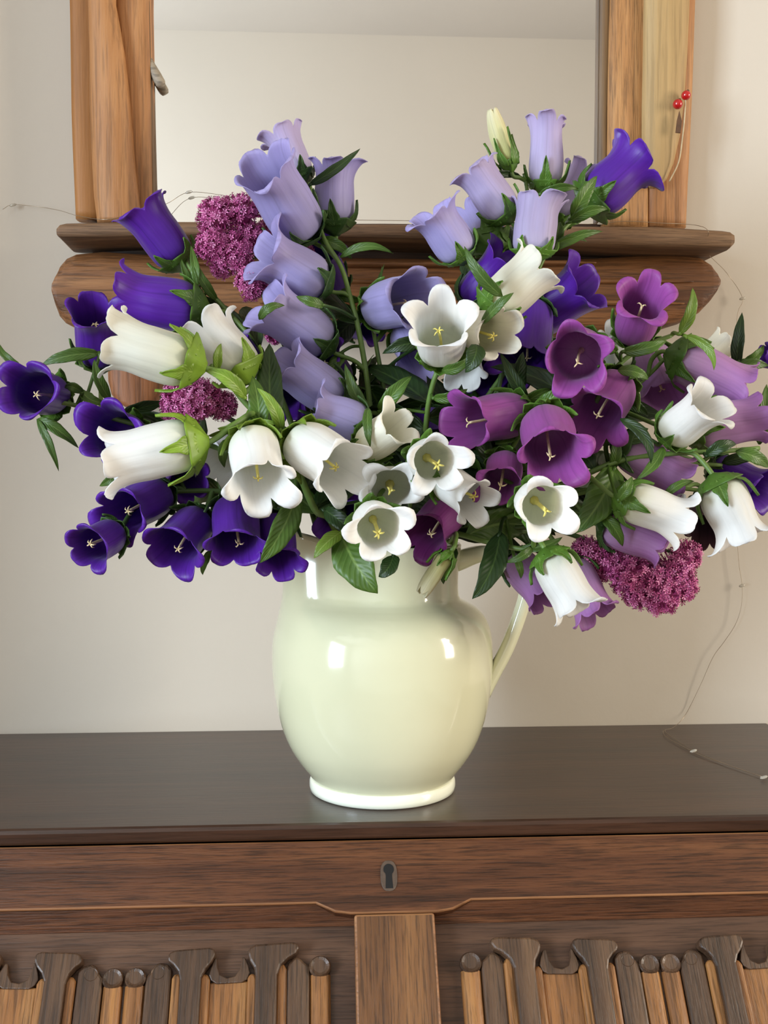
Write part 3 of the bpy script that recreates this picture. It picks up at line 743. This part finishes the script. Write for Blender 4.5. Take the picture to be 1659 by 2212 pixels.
def leaf_mesh(a, b, width, bow, seed, wav=.08, fold=.25, roll=0.0):
    """lance-shaped leaf from a to b, arched by the vector bow"""
    a, b = Vector(a), Vector(b); r0 = random.Random(seed); m, n = 12, 7; V = []; Fc = []; UV = []; d = b-a
    pts = [a + d*(j/(m-1)) + bow*(4*(j/(m-1))*(1-j/(m-1))) for j in range(m)]
    toC = (CAM - (a+b)/2).normalized()
    for j in range(m):
        s = j/(m-1); tg = (pts[min(j+1,m-1)]-pts[max(j-1,0)]).normalized()
        sd = tg.cross(toC);  sd = sd.normalized() if sd.length > .05 else frame_of(tg)[0]
        sd = Matrix.Rotation(roll + .35*math.sin(seed+s*2), 3, tg) @ sd; nm = sd.cross(tg)
        w = width*.5*(math.sin(PI*s**.8)**.75*(1-.25*s) + .10*(1-s)) if 0 < s < 1 else (width*.06 if s == 0 else width*.004)
        for i in range(n):
            u = i/(n-1)*2-1
            ww = w*(1 + wav*math.sin(s*17+u*2+seed))
            V.append(pts[j] + sd*u*ww + nm*(fold*abs(u)*w + wav*.8*w*u*math.sin(s*11+seed))); UV.append(((u+1)/2, s))
    for j in range(m-1):
        for i in range(n-1): Fc.append((j*n+i, j*n+i+1, (j+1)*n+i+1, (j+1)*n+i))
    return V, Fc, UV

SEED = [100]
def nxt(): SEED[0] += 1; return SEED[0]
RIMZ = TOPZ + HT
def stalk_points(nodes, k):
    """from inside the jug, over the rim, through the pixel nodes (px, py, Y)"""
    first = at(*nodes[0]); d = Vector((first.x-JX, first.y-JY, 0)); d = d.normalized() if d.length > .001 else Vector((0,-1,0))
    ang = k*2.4; inner = Vector((JX-d.x*.022+.012*math.cos(ang), JY-d.y*.022+.012*math.sin(ang), TOPZ+.035))
    rr = .030 + .010*((k*37) % 10)/10
    rim = Vector((JX+d.x*rr+.010*math.cos(ang), JY+d.y*rr+.010*math.sin(ang), RIMZ+.004))
    P = [inner, rim]; 
    out = rim + (first-rim)*.45 + Vector((0,0,.012)); 
    if (first-rim).length > .05: P.append(out)
    return P + [at(*n) for n in nodes]
PLANTS = 0
PART_LABEL = {'violet': 'deep violet bell flower', 'lilac': 'pale lilac bell flower', 'lilac_pale': 'faded lilac bell flower', 'mauve': 'mauve bell flower with cream style',
              'mauve_pale': 'pale pinkish mauve bell flower', 'plum': 'dusky plum bell flower', 'white': 'pure white bell flower', 'ivory': 'ivory white bell flower',
              'dry': 'withered brown-purple bell flower', 'budpale': 'closed greenish cream bud'}
BELLS = []
TODO = []
DY = {6: -0.0058, 7: -0.0258, 10: 0.0096, 17: 0.022, 18: 0.0093, 19: -0.0188, 20: 0.0095, 21: 0.0092, 22: 0.0102, 23: 0.0043, 24: -0.0051, 25: -0.0035, 26: 0.0035, 27: -0.0065, 28: 0.0023, 29: 0.0042, 31: -0.0028, 32: 0.0309, 33: -0.0127, 35: -0.0099, 39: 0.0073, 40: -0.0126, 41: -0.0162, 42: 0.0107, 53: 0.0071, 54: -0.0071, 55: 0.0087, 56: 0.0295, 57: -0.0044, 58: -0.0251, 61: 0.0071, 62: -0.0071, 68: 0.0078, 69: -0.0078, 70: -0.0186, 71: -0.0046, 72: 0.0029, 73: -0.0071}
def plant(name, label, cat, group, nodes, bells=(), leaves=(), stem_r=.0021, stalk='stalk', cal='cal', fill=3, leafm='leaf', bell_mat='violet', bell_label=None):
    """a cut stem: stalk, leaves, and bells given as (base px, mouth px, Y of the mouth, body width px, options)"""
    global PLANTS; PLANTS += 1; k = PLANTS
    if label.startswith('white'): bell_mat = 'white'
    P = stalk_points(nodes, k); pts = catmull(P, 8)
    e = empty(name, P[0], label, cat, group)
    N = len(pts); V, Fc, UV = tube_v(pts, [stem_r*(1.1-.45*i/N) for i in range(N)], 8)
    obj('stalk', V, Fc, M[stalk], e, P[0])
    for bdat in bells:
        bx, by, mx, my, Y, w = bdat[:6]; op = bdat[6] if len(bdat) > 6 else {}
        sd = op.get('seed', nxt()); mat = op.get('mat', bell_mat); flare = op.get('flare', 1.0); flare *= .65 if flare > 0 else 1
        Y += DY.get(len(BELLS), 0); sc = scale_at(Y); R = w/2/sc; mouth = at(mx, my, Y)
        b2 = at(bx, by, Y); d2 = mouth - b2; L0 = op.get('L', 2.75)*R
        dep = math.sqrt(max(0, L0*L0 - d2.length_squared)); dep = max(dep, op.get('mind', 0)*R)
        ax = d2 + Vector((0, -dep*op.get('tow', 1), 0))
        L = ax.length; ax.normalize(); base = mouth - ax*L
        BELLS.append((base, ax.copy(), L, R, flare, (bx, by, mx, my, Y)))
        V, Fc, UV, fr = corolla(base, ax, L, R, flare, sd, op.get('lobe', 1.0), op.get('sin', .10 if mat in ('white','ivory') else .34))
        f = obj(op.get('name', 'bell_flower'), V, Fc, M[mat], e, base, UV, solid=.0004)
        f['label'] = op.get('label') or PART_LABEL[mat]
        V, Fc, UV = calyx_mesh(base, ax, L, R, flare, sd, fr, op.get('big', 1.0)); obj('calyx', V, Fc, M[op.get('cal', cal)], f, base, UV, solid=.0005)
        if op.get('style', 1):
            V, Fc, UV = style_mesh(base, ax, L, R, sd, fr, op.get('thick', 1.0), op.get('sl', .86))
            obj('style', V, Fc, M['style_y' if mat in ('white','ivory') else 'style_c'], f, base)
        # pedicel back to the stalk
        tail = base - ax*L*.14; best = min(range(len(pts)//3, N), key=lambda i: (pts[i]-tail).length + (.02 if (tail-pts[i]).dot(ax) < 0 else 0) )
        A = pts[max(2, best-3)]; d_ = (A-tail).length
        if d_ > .003:
            V, Fc, UV = tube_v(catmull([A, A.lerp(tail, .5) - ax*d_*.18 + Vector((0,0,.1*d_)), tail - ax*.003, base - ax*L*.06], 5), [stem_r*.75]*16, 7)
            obj('pedicel', V, Fc, M[stalk], e, A)
    TODO.append((e, pts, leaves, fill, leafm))
    return e, pts

SB = 'cut bellflower stems in the jug'
fs = 'bellflower_stem'
# --- violet, upper left
plant(fs, 'violet bellflower stem, bells in front of the left end of the driftwood plank', 'flower', SB,
      [(600,840,-.19),(545,735,-.185),(480,660,-.18),(425,600,-.175),(400,560,-.17)],
      [(386,564,316,462,-.17,96,{'flare':1.1,'tow':.35}), (430,668,278,652,-.195,114,{'flare':.9,'tow':.1}), (546,778,520,732,-.2,44,{'flare':.3,'lobe':.5})],
      [((425,620),(412,530),-.18,-.17,20,-4), ((470,650),(415,555),-.185,-.19,22,6), ((440,640),(392,560),-.19,-.2,22,8)], cal='cal', fill=4)
# --- violet, far left
plant(fs, 'violet bellflower stem reaching furthest left with narrow drooping leaves', 'flower', SB,
      [(560,1000,-.20),(400,945,-.21),(250,905,-.215),(180,880,-.22),(125,868,-.225)],
      [(197,775,206,680,-.20,92,{'flare':1.1}), (84,848,64,841,-.245,98,{'flare':1.15,'mind':2.2}), (262,944,240,937,-.245,102,{'flare':1.1,'mind':2.2})],
      [((215,764),(88,790),-.215,-.22,30,-6), ((238,864),(204,776),-.22,-.225,26,4), ((80,905),(127,1018),-.225,-.225,18,8), ((82,905),(170,968),-.225,-.22,26,8),
       ((178,845),(230,870),-.22,-.22,26,-8), ((178,848),(140,838),-.22,-.22,22,-6), ((45,790),(-5,735),-.22,-.21,16,8), ((265,900),(360,870),-.19,-.18,32,4,{'mat':'leaf_dark'})], stem_r=.0022, fill=3)
# --- violet, lower left
plant(fs, 'violet bellflower stem with a cluster of bells hanging left of the jug rim', 'flower', SB,
      [(600,1090,-.225),(500,1065,-.23),(420,1060,-.235),(340,1070,-.24),(260,1120,-.25)],
      [(335,1068,266,1112,-.27,100,{'flare':1.1}), (232,1158,198,1182,-.275,78,{'L':2.4,'flare':1.1}), (418,1128,374,1178,-.285,94), (501,1092,505,1182,-.29,104),
       (352,998,408,1034,-.245,84,{'style':0}), (588,1128,602,1208,-.275,86,{'style':0})],
      [((455,1190),(438,1242),-.24,-.24,18,-4), ((262,1010),(215,1050),-.24,-.24,22,6), ((330,1080),(350,1130),-.22,-.22,20,2)], stalk='stalk_dark', cal='cal_dark', fill=4)
# --- white, left
plant(fs, 'white bellflower stem with long sideways bells and lime green calyces', 'flower', SB,
      [(680,1100,-.25),(640,1010,-.27),(590,930,-.28),(530,870,-.285),(490,820,-.285),(455,790,-.28)],
      [(420,788,262,742,-.30,118,{'cal':'cal_lime','tow':.0,'flare':.85,'mat':'ivory','big':1.12}), (530,814,460,722,-.26,108,{'tow':-.5,'cal':'cal_lime','L':2.3}), (425,957,256,986,-.315,124,{'cal':'cal_lime','tow':.1,'flare':.9,'big':1.12}),
       (540,940,558,1040,-.335,112,{'cal':'cal_lime','flare':1.2}), (645,948,728,1010,-.325,124,{'flare':1.1,'cal':'cal_lime','L':2.4}), (510,955,470,1000,-.24,84,{'style':0})],
      [((560,930),(545,812),-.285,-.28,46,-6,{'mat':'leaf'}), ((608,930),(555,838),-.295,-.3,30,-10,{'mat':'leaf_lime'}), ((470,800),(478,742),-.29,-.295,22,2,{'mat':'leaf_lime'}), ((530,860),(440,800),-.29,-.3,34,-14,{'mat':'leaf_lime'}),
       ((530,905),(470,925),-.3,-.305,30,12,{'mat':'leaf_lime'}), ((640,1070),(562,1216),-.30,-.315,60,8,{'mat':'leaf'}), ((540,915),(605,916),-.3,-.31,16,2,{'mat':'leaf_lime'}), ((490,950),(485,1010),-.27,-.27,24,-4)], cal='cal_lime', stem_r=.0024, fill=3)
# --- lilac, centre left
plant(fs, 'tall pale lilac bellflower stem with seven bells up its left side', 'flower', SB,
      [(800,890,-.20),(790,800,-.20),(772,700,-.195),(756,640,-.19),(736,575,-.185),(700,515,-.18),(680,450,-.175),(668,395,-.17)],
      [(648,392,610,298,-.155,76,{'mat':'lilac_pale','flare':1.0,'tow':-.3}), (660,478,575,385,-.19,122,{'flare':1.0}), (724,490,718,370,-.17,86,{'flare':.9,'tow':.0}), (698,612,582,560,-.215,112,{'flare':1.2,'tow':.5}),
       (704,742,594,664,-.235,114,{'flare':1.2,'tow':.6}), (730,862,630,790,-.245,104,{'flare':1.2,'tow':.6}), (788,925,692,892,-.255,100,{'flare':1.0,'tow':.1})],
      [((668,400),(778,321),-.175,-.18,22,-8,{'mat':'leaf_dark'}), ((600,350),(520,362),-.16,-.16,12,2,{'mat':'leaf_dark'}), ((735,556),(850,548),-.185,-.19,20,16), ((690,520),(760,560),-.18,-.18,26,8),
       ((740,760),(690,830),-.21,-.22,30,4), ((700,660),(640,640),-.22,-.22,24,4), ((730,640),(790,650),-.185,-.18,18,-4), ((775,700),(830,570),-.19,-.18,14,-4), ((560,690),(615,660),-.24,-.24,22,8,{'mat':'leaf'}), ((800,905),(745,785),-.25,-.25,30,8), ((795,880),(800,966),-.26,-.27,22,-4)],
      bell_mat='lilac', cal='cal_dark', fill=5)
# --- lilac, centre
plant(fs, 'pale lilac bellflower stem half hidden behind the open white bells', 'flower', SB,
      [(830,860,-.19),(815,760,-.185),(800,680,-.18)],
      [(814,650,890,645,-.215,108,{'flare':1.1}), (888,705,897,770,-.205,84,{'style':0})],
      [((915,742),(826,764),-.25,-.25,34,-6,{'mat':'leaf_dark'}), ((820,690),(825,575),-.18,-.18,12,2)], bell_mat='lilac', cal='cal', fill=4)
# --- white, centre
plant(fs, 'white bellflower stem with a wide open star bell against the driftwood plank', 'flower', SB,
      [(915,960,-.235),(926,870,-.25),(946,800,-.26),(985,745,-.262),(1040,680,-.255)],
      [(968,752,956,692,-.30,108,{'flare':1.25}), (1030,698,1078,722,-.295,98,{'flare':.55,'mat':'ivory','mind':1.5}), (1060,668,1152,584,-.265,104,{'flare':1.1,'mat':'ivory','tow':.2}), (1018,735,1000,800,-.235,72,{'style':0})],
      [((1085,640),(1003,532),-.285,-.285,30,14,{'mat':'leaf'}), ((1040,700),(1110,632),-.275,-.29,24,4), ((1030,745),(1005,805),-.28,-.285,42,4,{'mat':'leaf_dark'}), ((955,800),(1012,770),-.275,-.285,26,-10), ((935,860),(1010,840),-.26,-.265,26,-8), ((820,890),(890,812),-.25,-.255,36,4)],
      cal='cal', fill=4)
# --- lilac, upper right
plant(fs, 'pale lilac bellflower stem of upright bells in front of the mirror', 'flower', SB,
      [(1080,820,-.17),(1110,700,-.165),(1140,600,-.165),(1150,500,-.16),(1140,420,-.16),(1132,375,-.16)],
      [(1002,550,942,466,-.205,90,{'flare':1.1,'tow':.4}), (1046,545,1036,474,-.175,82,{'flare':.9,'tow':-1}), (1098,464,1030,378,-.175,84,{'flare':1.3,'mat':'lilac_pale','tow':.3}), (1178,406,1182,280,-.16,72,{'flare':1.3,'mat':'lilac_pale','tow':.0}),
       (1152,552,1158,444,-.195,94,{'flare':.7,'mat':'lilac_pale','tow':.0}), (1208,480,1258,380,-.12,66,{'flare':1.1,'mat':'lilac_pale','style':0}), (1100,358,1062,258,-.165,42,{'name':'bud','mat':'budpale','flare':-.9,'lobe':.9,'style':0,'big':1.5,'label':'closed greenish cream bud'})],
      [((1128,384),(1012,426),-.165,-.175,18,-22,{'mat':'leaf_dark'}), ((1140,425),(1200,492),-.17,-.2,20,-4), ((1185,545),(1302,500),-.2,-.2,24,8), ((1190,540),(1268,522),-.2,-.2,14,12), ((1165,420),(1250,408),-.17,-.17,22,4), ((1000,560),(1020,640),-.19,-.19,36,4,{'mat':'leaf_dark'})],
      bell_mat='lilac', cal='cal', fill=3)
# --- violet, upper right
plant(fs, 'violet bellflower stem with one bell pointing at the right driftwood post', 'flower', SB,
      [(1130,740,-.18),(1150,620,-.185),(1190,530,-.185),(1245,465,-.18)],
      [(1272,440,1364,364,-.17,108,{'flare':1.3,'tow':.0,'big':1.3})],
      [((1235,470),(1290,380),-.185,-.185,34,4), ((1230,480),(1312,452),-.19,-.195,28,6), ((1200,530),(1210,480),-.19,-.19,30,4)], fill=4)
# --- violet behind, right of centre
plant(fs, 'deep violet bellflower stem behind the ivory and mauve bells', 'flower', SB,
      [(1060,900,-.19),(1085,800,-.185),(1100,720,-.18),(1080,660,-.175)],
      [(1140,690,1250,628,-.18,112,{'flare':1.05}), (1018,645,1084,564,-.185,86,{'flare':1.1}), (1160,650,1135,770,-.20,112,{'flare':.9}), (1090,720,1080,810,-.19,104,{}), (930,900,940,960,-.22,84,{'style':0})],
      [((1110,860),(1130,760),-.24,-.25,40,4,{'mat':'leaf_dark'}), ((1120,880),(1190,840),-.25,-.255,28,4)], stalk='stalk_dark', cal='cal_dark', fill=6)
# --- violet, deep centre
plant(fs, 'deep violet bellflower stem hidden behind the tall lilac bells', 'flower', SB,
      [(720,900,-.17),(715,780,-.16),(710,680,-.15)],
      [(720,610,690,545,-.14,84,{}), (640,560,590,495,-.13,60,{'mat':'plum'}), (735,820,690,770,-.19,84,{}), (610,800,600,860,-.18,92,{'style':0}), (760,1050,742,1110,-.23,92,{'style':0}), (760,700,800,712,-.13,50,{'style':0})],
      (), stalk='stalk_dark', cal='cal_dark', fill=7)
# --- mauve, right
plant(fs, 'mauve bellflower stem with a bell standing against the right end of the plank', 'flower', SB,
      [(1200,1000,-.24),(1280,880,-.25),(1335,790,-.25),(1400,745,-.25),(1450,725,-.25)],
      [(1398,712,1386,652,-.275,92,{'flare':1.3,'L':2.8}), (1290,742,1240,768,-.295,112,{'flare':1.0,'mind':1.6,'sl':1.0}), (1362,822,1290,893,-.285,108,{'flare':1.0,'sl':1.0})],
      [((1468,722),(1496,622),-.26,-.265,28,-4,{'mat':'leaf_lime'}), ((1480,725),(1542,800),-.26,-.27,22,14,{'mat':'leaf_lime'}), ((1345,760),(1440,735),-.27,-.275,30,-6,{'mat':'leaf'}), ((1335,800),(1400,820),-.27,-.27,28,4), ((1340,905),(1406,1002),-.28,-.29,28,16,{'mat':'leaf_dark'}), ((1330,760),(1300,740),-.26,-.26,24,4)],
      bell_mat='mauve', cal='cal', fill=4)
plant(fs, 'mauve bellflower stem with three open bells among the white ones', 'flower', SB,
      [(1060,1040,-.24),(1110,960,-.26),(1150,890,-.265),(1215,835,-.262)],
      [(1140,888,1026,912,-.295,108,{'flare':1.0,'sl':1.05}), (1208,905,1186,968,-.315,120,{'flare':1.0,'sl':1.0,'mind':1.6}), (1105,1000,1087,1038,-.32,82,{'flare':.9,'sl':1.05})],
      [((1150,890),(1232,836),-.27,-.28,34,4,{'mat':'leaf'}), ((1140,870),(1080,760),-.26,-.26,30,6,{'mat':'leaf_dark'}), ((1060,1000),(1000,860),-.25,-.25,40,4,{'mat':'leaf_dark'})],
      bell_mat='mauve', cal='cal', fill=5)
# --- pale mauve, far right
plant(fs, 'pale mauve bellflower stem reaching right behind the cup-shaped white bell', 'flower', SB,
      [(1180,1000,-.21),(1290,900,-.21),(1390,820,-.21),(1450,760,-.21)],
      [(1424,748,1432,848,-.225,98,{'flare':.9}), (1465,768,1595,825,-.225,108,{'flare':1.0}), (1492,930,1622,902,-.225,98,{'flare':.8})],
      [((1590,795),(1603,675),-.2,-.2,30,8,{'mat':'leaf_dark'}), ((1570,800),(1660,790),-.2,-.2,30,6), ((1600,790),(1650,745),-.19,-.19,22,-3), ((1640,960),(1656,830),-.23,-.23,36,6), ((1330,870),(1400,900),-.22,-.22,30,6,{'mat':'leaf_dark'})], bell_mat='mauve_pale', cal='cal', fill=4)
plant(fs, 'pale mauve bellflower stem drooping over the pink umbel at right', 'flower', SB,
      [(1080,1120,-.235),(1200,1080,-.245),(1290,1050,-.25),(1330,985,-.25)],
      [(1340,962,1455,1022,-.265,96,{'flare':1.0}), (1320,1140,1415,1178,-.275,86,{'flare':.9}), (1118,1208,1172,1285,-.245,84,{'style':0}), (1236,1218,1288,1312,-.255,86,{'style':0})],
      [((1328,1010),(1242,1152),-.275,-.285,78,6,{'mat':'leaf'}), ((1325,1010),(1330,930),-.26,-.26,26,2), ((1320,1040),(1400,1060),-.28,-.29,28,-6), ((1080,1150),(1020,1294),-.27,-.29,58,10,{'mat':'leaf_dark'}), ((1300,1110),(1345,1180),-.27,-.27,30,2), ((1110,1200),(1125,1250),-.25,-.25,18,2)],
      bell_mat='mauve_pale', cal='cal_dark', fill=4)
# --- white, right
plant(fs, 'white bellflower stem with three bells reaching right along a long green stalk', 'flower', SB,
      [(1120,1080,-.25),(1230,1040,-.265),(1340,995,-.275),(1450,980,-.28),(1560,975,-.28),(1640,968,-.275)],
      [(1466,942,1522,876,-.30,94,{'flare':1.5,'L':2.5}), (1342,1075,1458,1118,-.30,90,{'flare':1.2,'tow':.2}), (1555,1042,1604,1150,-.30,106,{'flare':1.1,'big':1.25,'tow':.3})],
      [((1432,966),(1374,1036),-.29,-.30,26,4), ((1525,985),(1590,960),-.285,-.285,30,10,{'mat':'leaf_dark'}), ((1590,975),(1660,1010),-.28,-.27,34,4), ((1430,1080),(1500,1040),-.3,-.3,20,14), ((1335,1080),(1365,1030),-.3,-.3,26,2)], stem_r=.0022, cal='cal', fill=3)
plant(fs, 'white bellflower stem glimpsed behind the mauve and pale mauve bells', 'flower', SB,
      [(1240,940,-.19),(1330,850,-.18),(1400,800,-.175)],
      [(1350,790,1328,720,-.225,62,{'style':0}), (1498,800,1562,745,-.17,60,{'flare':.5,'style':0,'mat':'ivory'})],
      (), cal='cal_dark', fill=5)
# --- white, low centre
plant(fs, 'white bellflower stem with open bells facing out just above the jug rim', 'flower', SB,
      [(830,1120,-.24),(850,1060,-.265),(860,1010,-.275)],
      [(850,1048,846,1057,-.32,90,{'flare':1.25,'thick':1.5}), (812,1128,820,1143,-.345,100,{'flare':1.15,'thick':1.3}), (786,968,858,926,-.275,82,{'flare':.9,'mat':'ivory','style':0})],
      [((738,1158),(816,1282),-.29,-.31,88,-6,{'mat':'leaf'}), ((736,1150),(678,1206),-.29,-.305,34,-6,{'mat':'leaf_lime'}), ((850,1200),(818,1246),-.30,-.31,40,4,{'mat':'leaf_dark'}), ((700,1100),(770,1160),-.27,-.28,40,4,{'mat':'leaf_dark'})], fill=4)
plant(fs, 'white bellflower stem with bright open bells beside the mauve bells', 'flower', SB,
      [(980,1120,-.245),(1020,1060,-.27),(1060,1030,-.275)],
      [(935,988,935,1000,-.335,98,{'flare':1.2,'thick':1.4}), (968,1036,1022,1084,-.325,86,{'flare':.9}), (1180,1085,1174,1098,-.345,100,{'flare':1.2,'thick':1.4})],
      (), fill=5)
plant(fs, 'white bellflower stem with a bell nodding over the jug handle', 'flower', SB,
      [(960,1150,-.245),(1050,1170,-.265),(1120,1185,-.28),(1170,1185,-.285)],
      [(1190,1202,1240,1304,-.325,96,{'flare':1.1,'tow':.5})],
      [((1120,1185),(1215,1160),-.28,-.285,24,-6), ((1150,1180),(1090,1215),-.285,-.285,20,4)], fill=2)
# --- plum, withered and edge ones
plant(fs, 'dusky plum bellflower stem low at the jug rim between white bells', 'flower', SB,
      [(950,1130,-.235),(985,1110,-.24)], [(990,1098,915,1148,-.275,94,{'flare':.8})], [((985,1185),(958,1262),-.27,-.275,34,-12,{'mat':'leaf_dark'})], bell_mat='plum', cal='cal_dark', fill=2)
plant(fs, 'withered brown-purple bellflower stem beside the pink umbel at right', 'flower', SB,
      [(1250,1060,-.23),(1400,1050,-.23),(1520,1060,-.235)], [(1560,1085,1524,1138,-.245,80,{'style':0,'flare':.8})], (), bell_mat='dry', cal='cal_dark', fill=2)
plant(fs, 'violet bellflower stem at the right edge below the long white stalk', 'flower', SB,
      [(1250,1010,-.215),(1420,1000,-.215),(1560,1005,-.22)], [(1570,1012,1640,1050,-.225,84,{'style':0}), (1720,790,1655,772,-.19,46,{'style':0,'flare':.4})], [((1560,1000),(1640,985),-.22,-.22,30,6,{'mat':'leaf_dark'})], cal='cal_dark', fill=2)
plant(fs, 'bellflower stem with one closed greenish cream bud hanging at the jug rim', 'flower', SB,
      [(950,1160,-.24),(985,1180,-.26)], [(968,1198,918,1268,-.285,36,{'name':'bud','mat':'budpale','flare':-.6,'lobe':.9,'style':0,'big':1.3})], (), fill=1)

# --- leaves, placed once all bells are known so that none grows through a bell
def blocked(V, slack=.0):
    for base, ax, L, R, fl, _ in BELLS:
        if (Vector(V[len(V)//2]) - base - ax*L*.5).length > .11: continue
        for v in V[::2]:
            d = Vector(v) - base; z = d.dot(ax)/L
            if -.05 < z < 1.08 and (d - ax*(z*L)).length < R*(.9 if z < .12 else 1.04): return True
    return False
def grow_leaves(e, pts, leaves, fill, leafm):
    N = len(pts)
    for ld in leaves:
        (ax_, ay), (tx, ty), Y0, Y1, w, bow = ld[:6]; op = ld[6] if len(ld) > 6 else {}; sd = nxt()
        for dy in (0, .006, -.006, .012, -.012, .018, -.018, .026, -.026, .036, -.036, .046, 0):
            a, b = at(ax_, ay, Y0+dy), at(tx, ty, Y1+dy); sc = scale_at((Y0+Y1)/2+dy); d = b-a
            perp = Vector((-d.z, 0, d.x)).normalized()
            V, Fc, UV = leaf_mesh(a, b, w/sc, perp*bow/sc + Vector((0, op.get('arch', -.006), 0)), sd, op.get('wav', .06), op.get('fold', .25), op.get('roll', 0))
            if not blocked(V): break
        near = min(pts[len(pts)//4:], key=lambda p_: (p_-a).length)      # leaf stalk
        if .003 < (near-a).length < .07:
            T = tube_v(catmull([near, near.lerp(a,.5)+Vector((0,.004,.002)), a, a.lerp(b,.08)], 4), .0010, 6)
            if not blocked(T[0]): V, Fc, UV = merge([(V, Fc, UV), (T[0], T[1], [(.3,.3)]*len(T[0]))])
        obj('leaf', V, Fc, M[op.get('mat', leafm)], e, a, UV, solid=.0004)
    for q in range(fill*2+1):                    # leaves along the lower stalk, deep in the bouquet
        for tries in range(14):
            i = int(N*rnd.uniform(.26, .60)); p_ = pts[i]; tg = (pts[min(i+1,N-1)]-pts[i-1]).normalized()
            dr = Vector((rnd.uniform(-1,1), rnd.uniform(.15,.8), rnd.uniform(-.5,.5))).normalized(); dr = (dr + Vector((tg.x, max(0, tg.y), tg.z))*.3).normalized()
            ln = rnd.uniform(.05, .085)
            V, Fc, UV = leaf_mesh(p_, p_+dr*ln, rnd.uniform(.014,.024), Vector((0,0,rnd.uniform(.002,.010))), nxt(), .06, .25, rnd.uniform(-.7,.7))
            if not blocked(V) and max(v.y for v in V) < -.012: break
        else: continue
        obj('leaf', V, Fc, M[rnd.choice(('leaf_dark','leaf_dark','leaf'))], e, p_, UV, solid=.0004)
for td in TODO: grow_leaves(*td)

# --- red valerian umbels
def floret(p, d, ln, r0):
    e1, e2 = frame_of(d); V = []; Fc = []; UV = []; n = 4; br = r0.random()
    for z, r in ((0, .0004), (ln*.8, .0005), (ln*.95, .0009)):
        for i in range(n):
            a = 2*PI*i/n; V.append(p + d*z + (e1*math.cos(a)+e2*math.sin(a))*r); UV.append((br*.55, z))
    for j in range(2):
        for i in range(n): Fc.append((j*n+i, j*n+(i+1)%n, (j+1)*n+(i+1)%n, (j+1)*n+i))
    c = len(V); V.append(p + d*ln*.96); UV.append((br*.5, 1)); ph = r0.uniform(0, 6)
    for k in range(5):
        a = ph + 2*PI*k/5; w_ = .34; q = len(V); R_ = r0.uniform(.0019,.0028)
        for da, rr in ((-w_, .65), (0, 1.0), (w_, .65)):
            V.append(p + d*ln*(1.0+.05*rr) + (e1*math.cos(a+da)+e2*math.sin(a+da))*R_*rr); UV.append((.35+br*.65, 1))
        Fc.append((c, q, q+1, q+2))
    return V, Fc, UV
def valerian(label, nodes, lumps, seed):
    global PLANTS; PLANTS += 1; r0 = random.Random(seed)
    P = stalk_points(nodes, PLANTS); pts = catmull(P, 8)
    e = empty('valerian_stem', P[0], label, 'flower', 'pink valerian stems in the jug')
    V, Fc, UV = tube_v(pts, .0018, 7); obj('stalk', V, Fc, M['stalk_dark'], e, P[0])
    tip = pts[-1]
    for x, y, Y, rpx, n in lumps:
        c = at(x, y, Y); R = rpx/scale_at(Y); root = c + (tip-c)*min(1, .25*R/max(.001,(tip-c).length)); out = (c-tip); out = out.normalized() if out.length > .003 else Vector((0,-1,.2)).normalized()
        parts = []
        for i in range(n):
            while True:
                d = Vector((r0.gauss(0,1), r0.gauss(0,1), r0.gauss(0,1))).normalized()
                if d.dot(out) > -.35 or r0.random() < .3: break
            ln = r0.uniform(.008, .011); rad_ = R*(1 + .16*noise.noise(d*3 + Vector((seed,0,0))))*r0.uniform(.86, 1.05)
            dd = (d + Vector((r0.uniform(-.3,.3), r0.uniform(-.3,.3), r0.uniform(-.3,.3)))).normalized()
            parts.append(floret(c + d*rad_ - dd*ln, dd, ln, r0))
        V, Fc, UV = sphere_v(c, R*.62, 10, 7); parts.append((V, Fc, [(0,0)]*len(V)))
        V, Fc, UV = merge(parts); o = obj('floret_cluster', V, Fc, M['valerian'], e, c, UV, smooth=False); o['kind'] = 'stuff'
        V, Fc, UV = tube_v(catmull([tip, tip.lerp(c,.5)+Vector((0,0,.003)), c], 4), .0011, 6); obj('pedicel', V, Fc, M['stalk_dark'], e, tip)
valerian('magenta pink valerian head standing beside the top lilac bells', [(680,900,-.17),(620,760,-.165),(570,640,-.165),(540,560,-.165)],
    [(470,470,-.175,44,230),(520,462,-.17,42,210),(462,530,-.18,38,200),(505,545,-.175,46,240),(480,575,-.17,26,110),(542,515,-.165,36,150),(545,612,-.18,36,170),(580,620,-.175,24,90),(585,500,-.15,30,110),(655,545,-.155,24,80),(592,725,-.2,18,60)], 11)
valerian('magenta pink valerian head between the two long white bells at left', [(640,980,-.21),(540,930,-.22),(470,890,-.22)],
    [(395,860,-.235,44,230),(440,862,-.24,42,220),(380,880,-.23,34,150),(480,876,-.235,32,140),(420,880,-.245,34,160)], 12)
valerian('magenta pink valerian head hanging lowest under the mauve bells at right', [(1060,1140,-.225),(1180,1140,-.235),(1280,1170,-.24)],
    [(1270,1190,-.25,34,150),(1315,1215,-.25,42,200),(1360,1240,-.26,48,240),(1410,1260,-.26,52,280),(1455,1235,-.26,48,250),(1480,1200,-.255,36,170),(1430,1290,-.265,40,200),(1380,1275,-.26,40,190),(1470,1265,-.26,38,180)], 13)
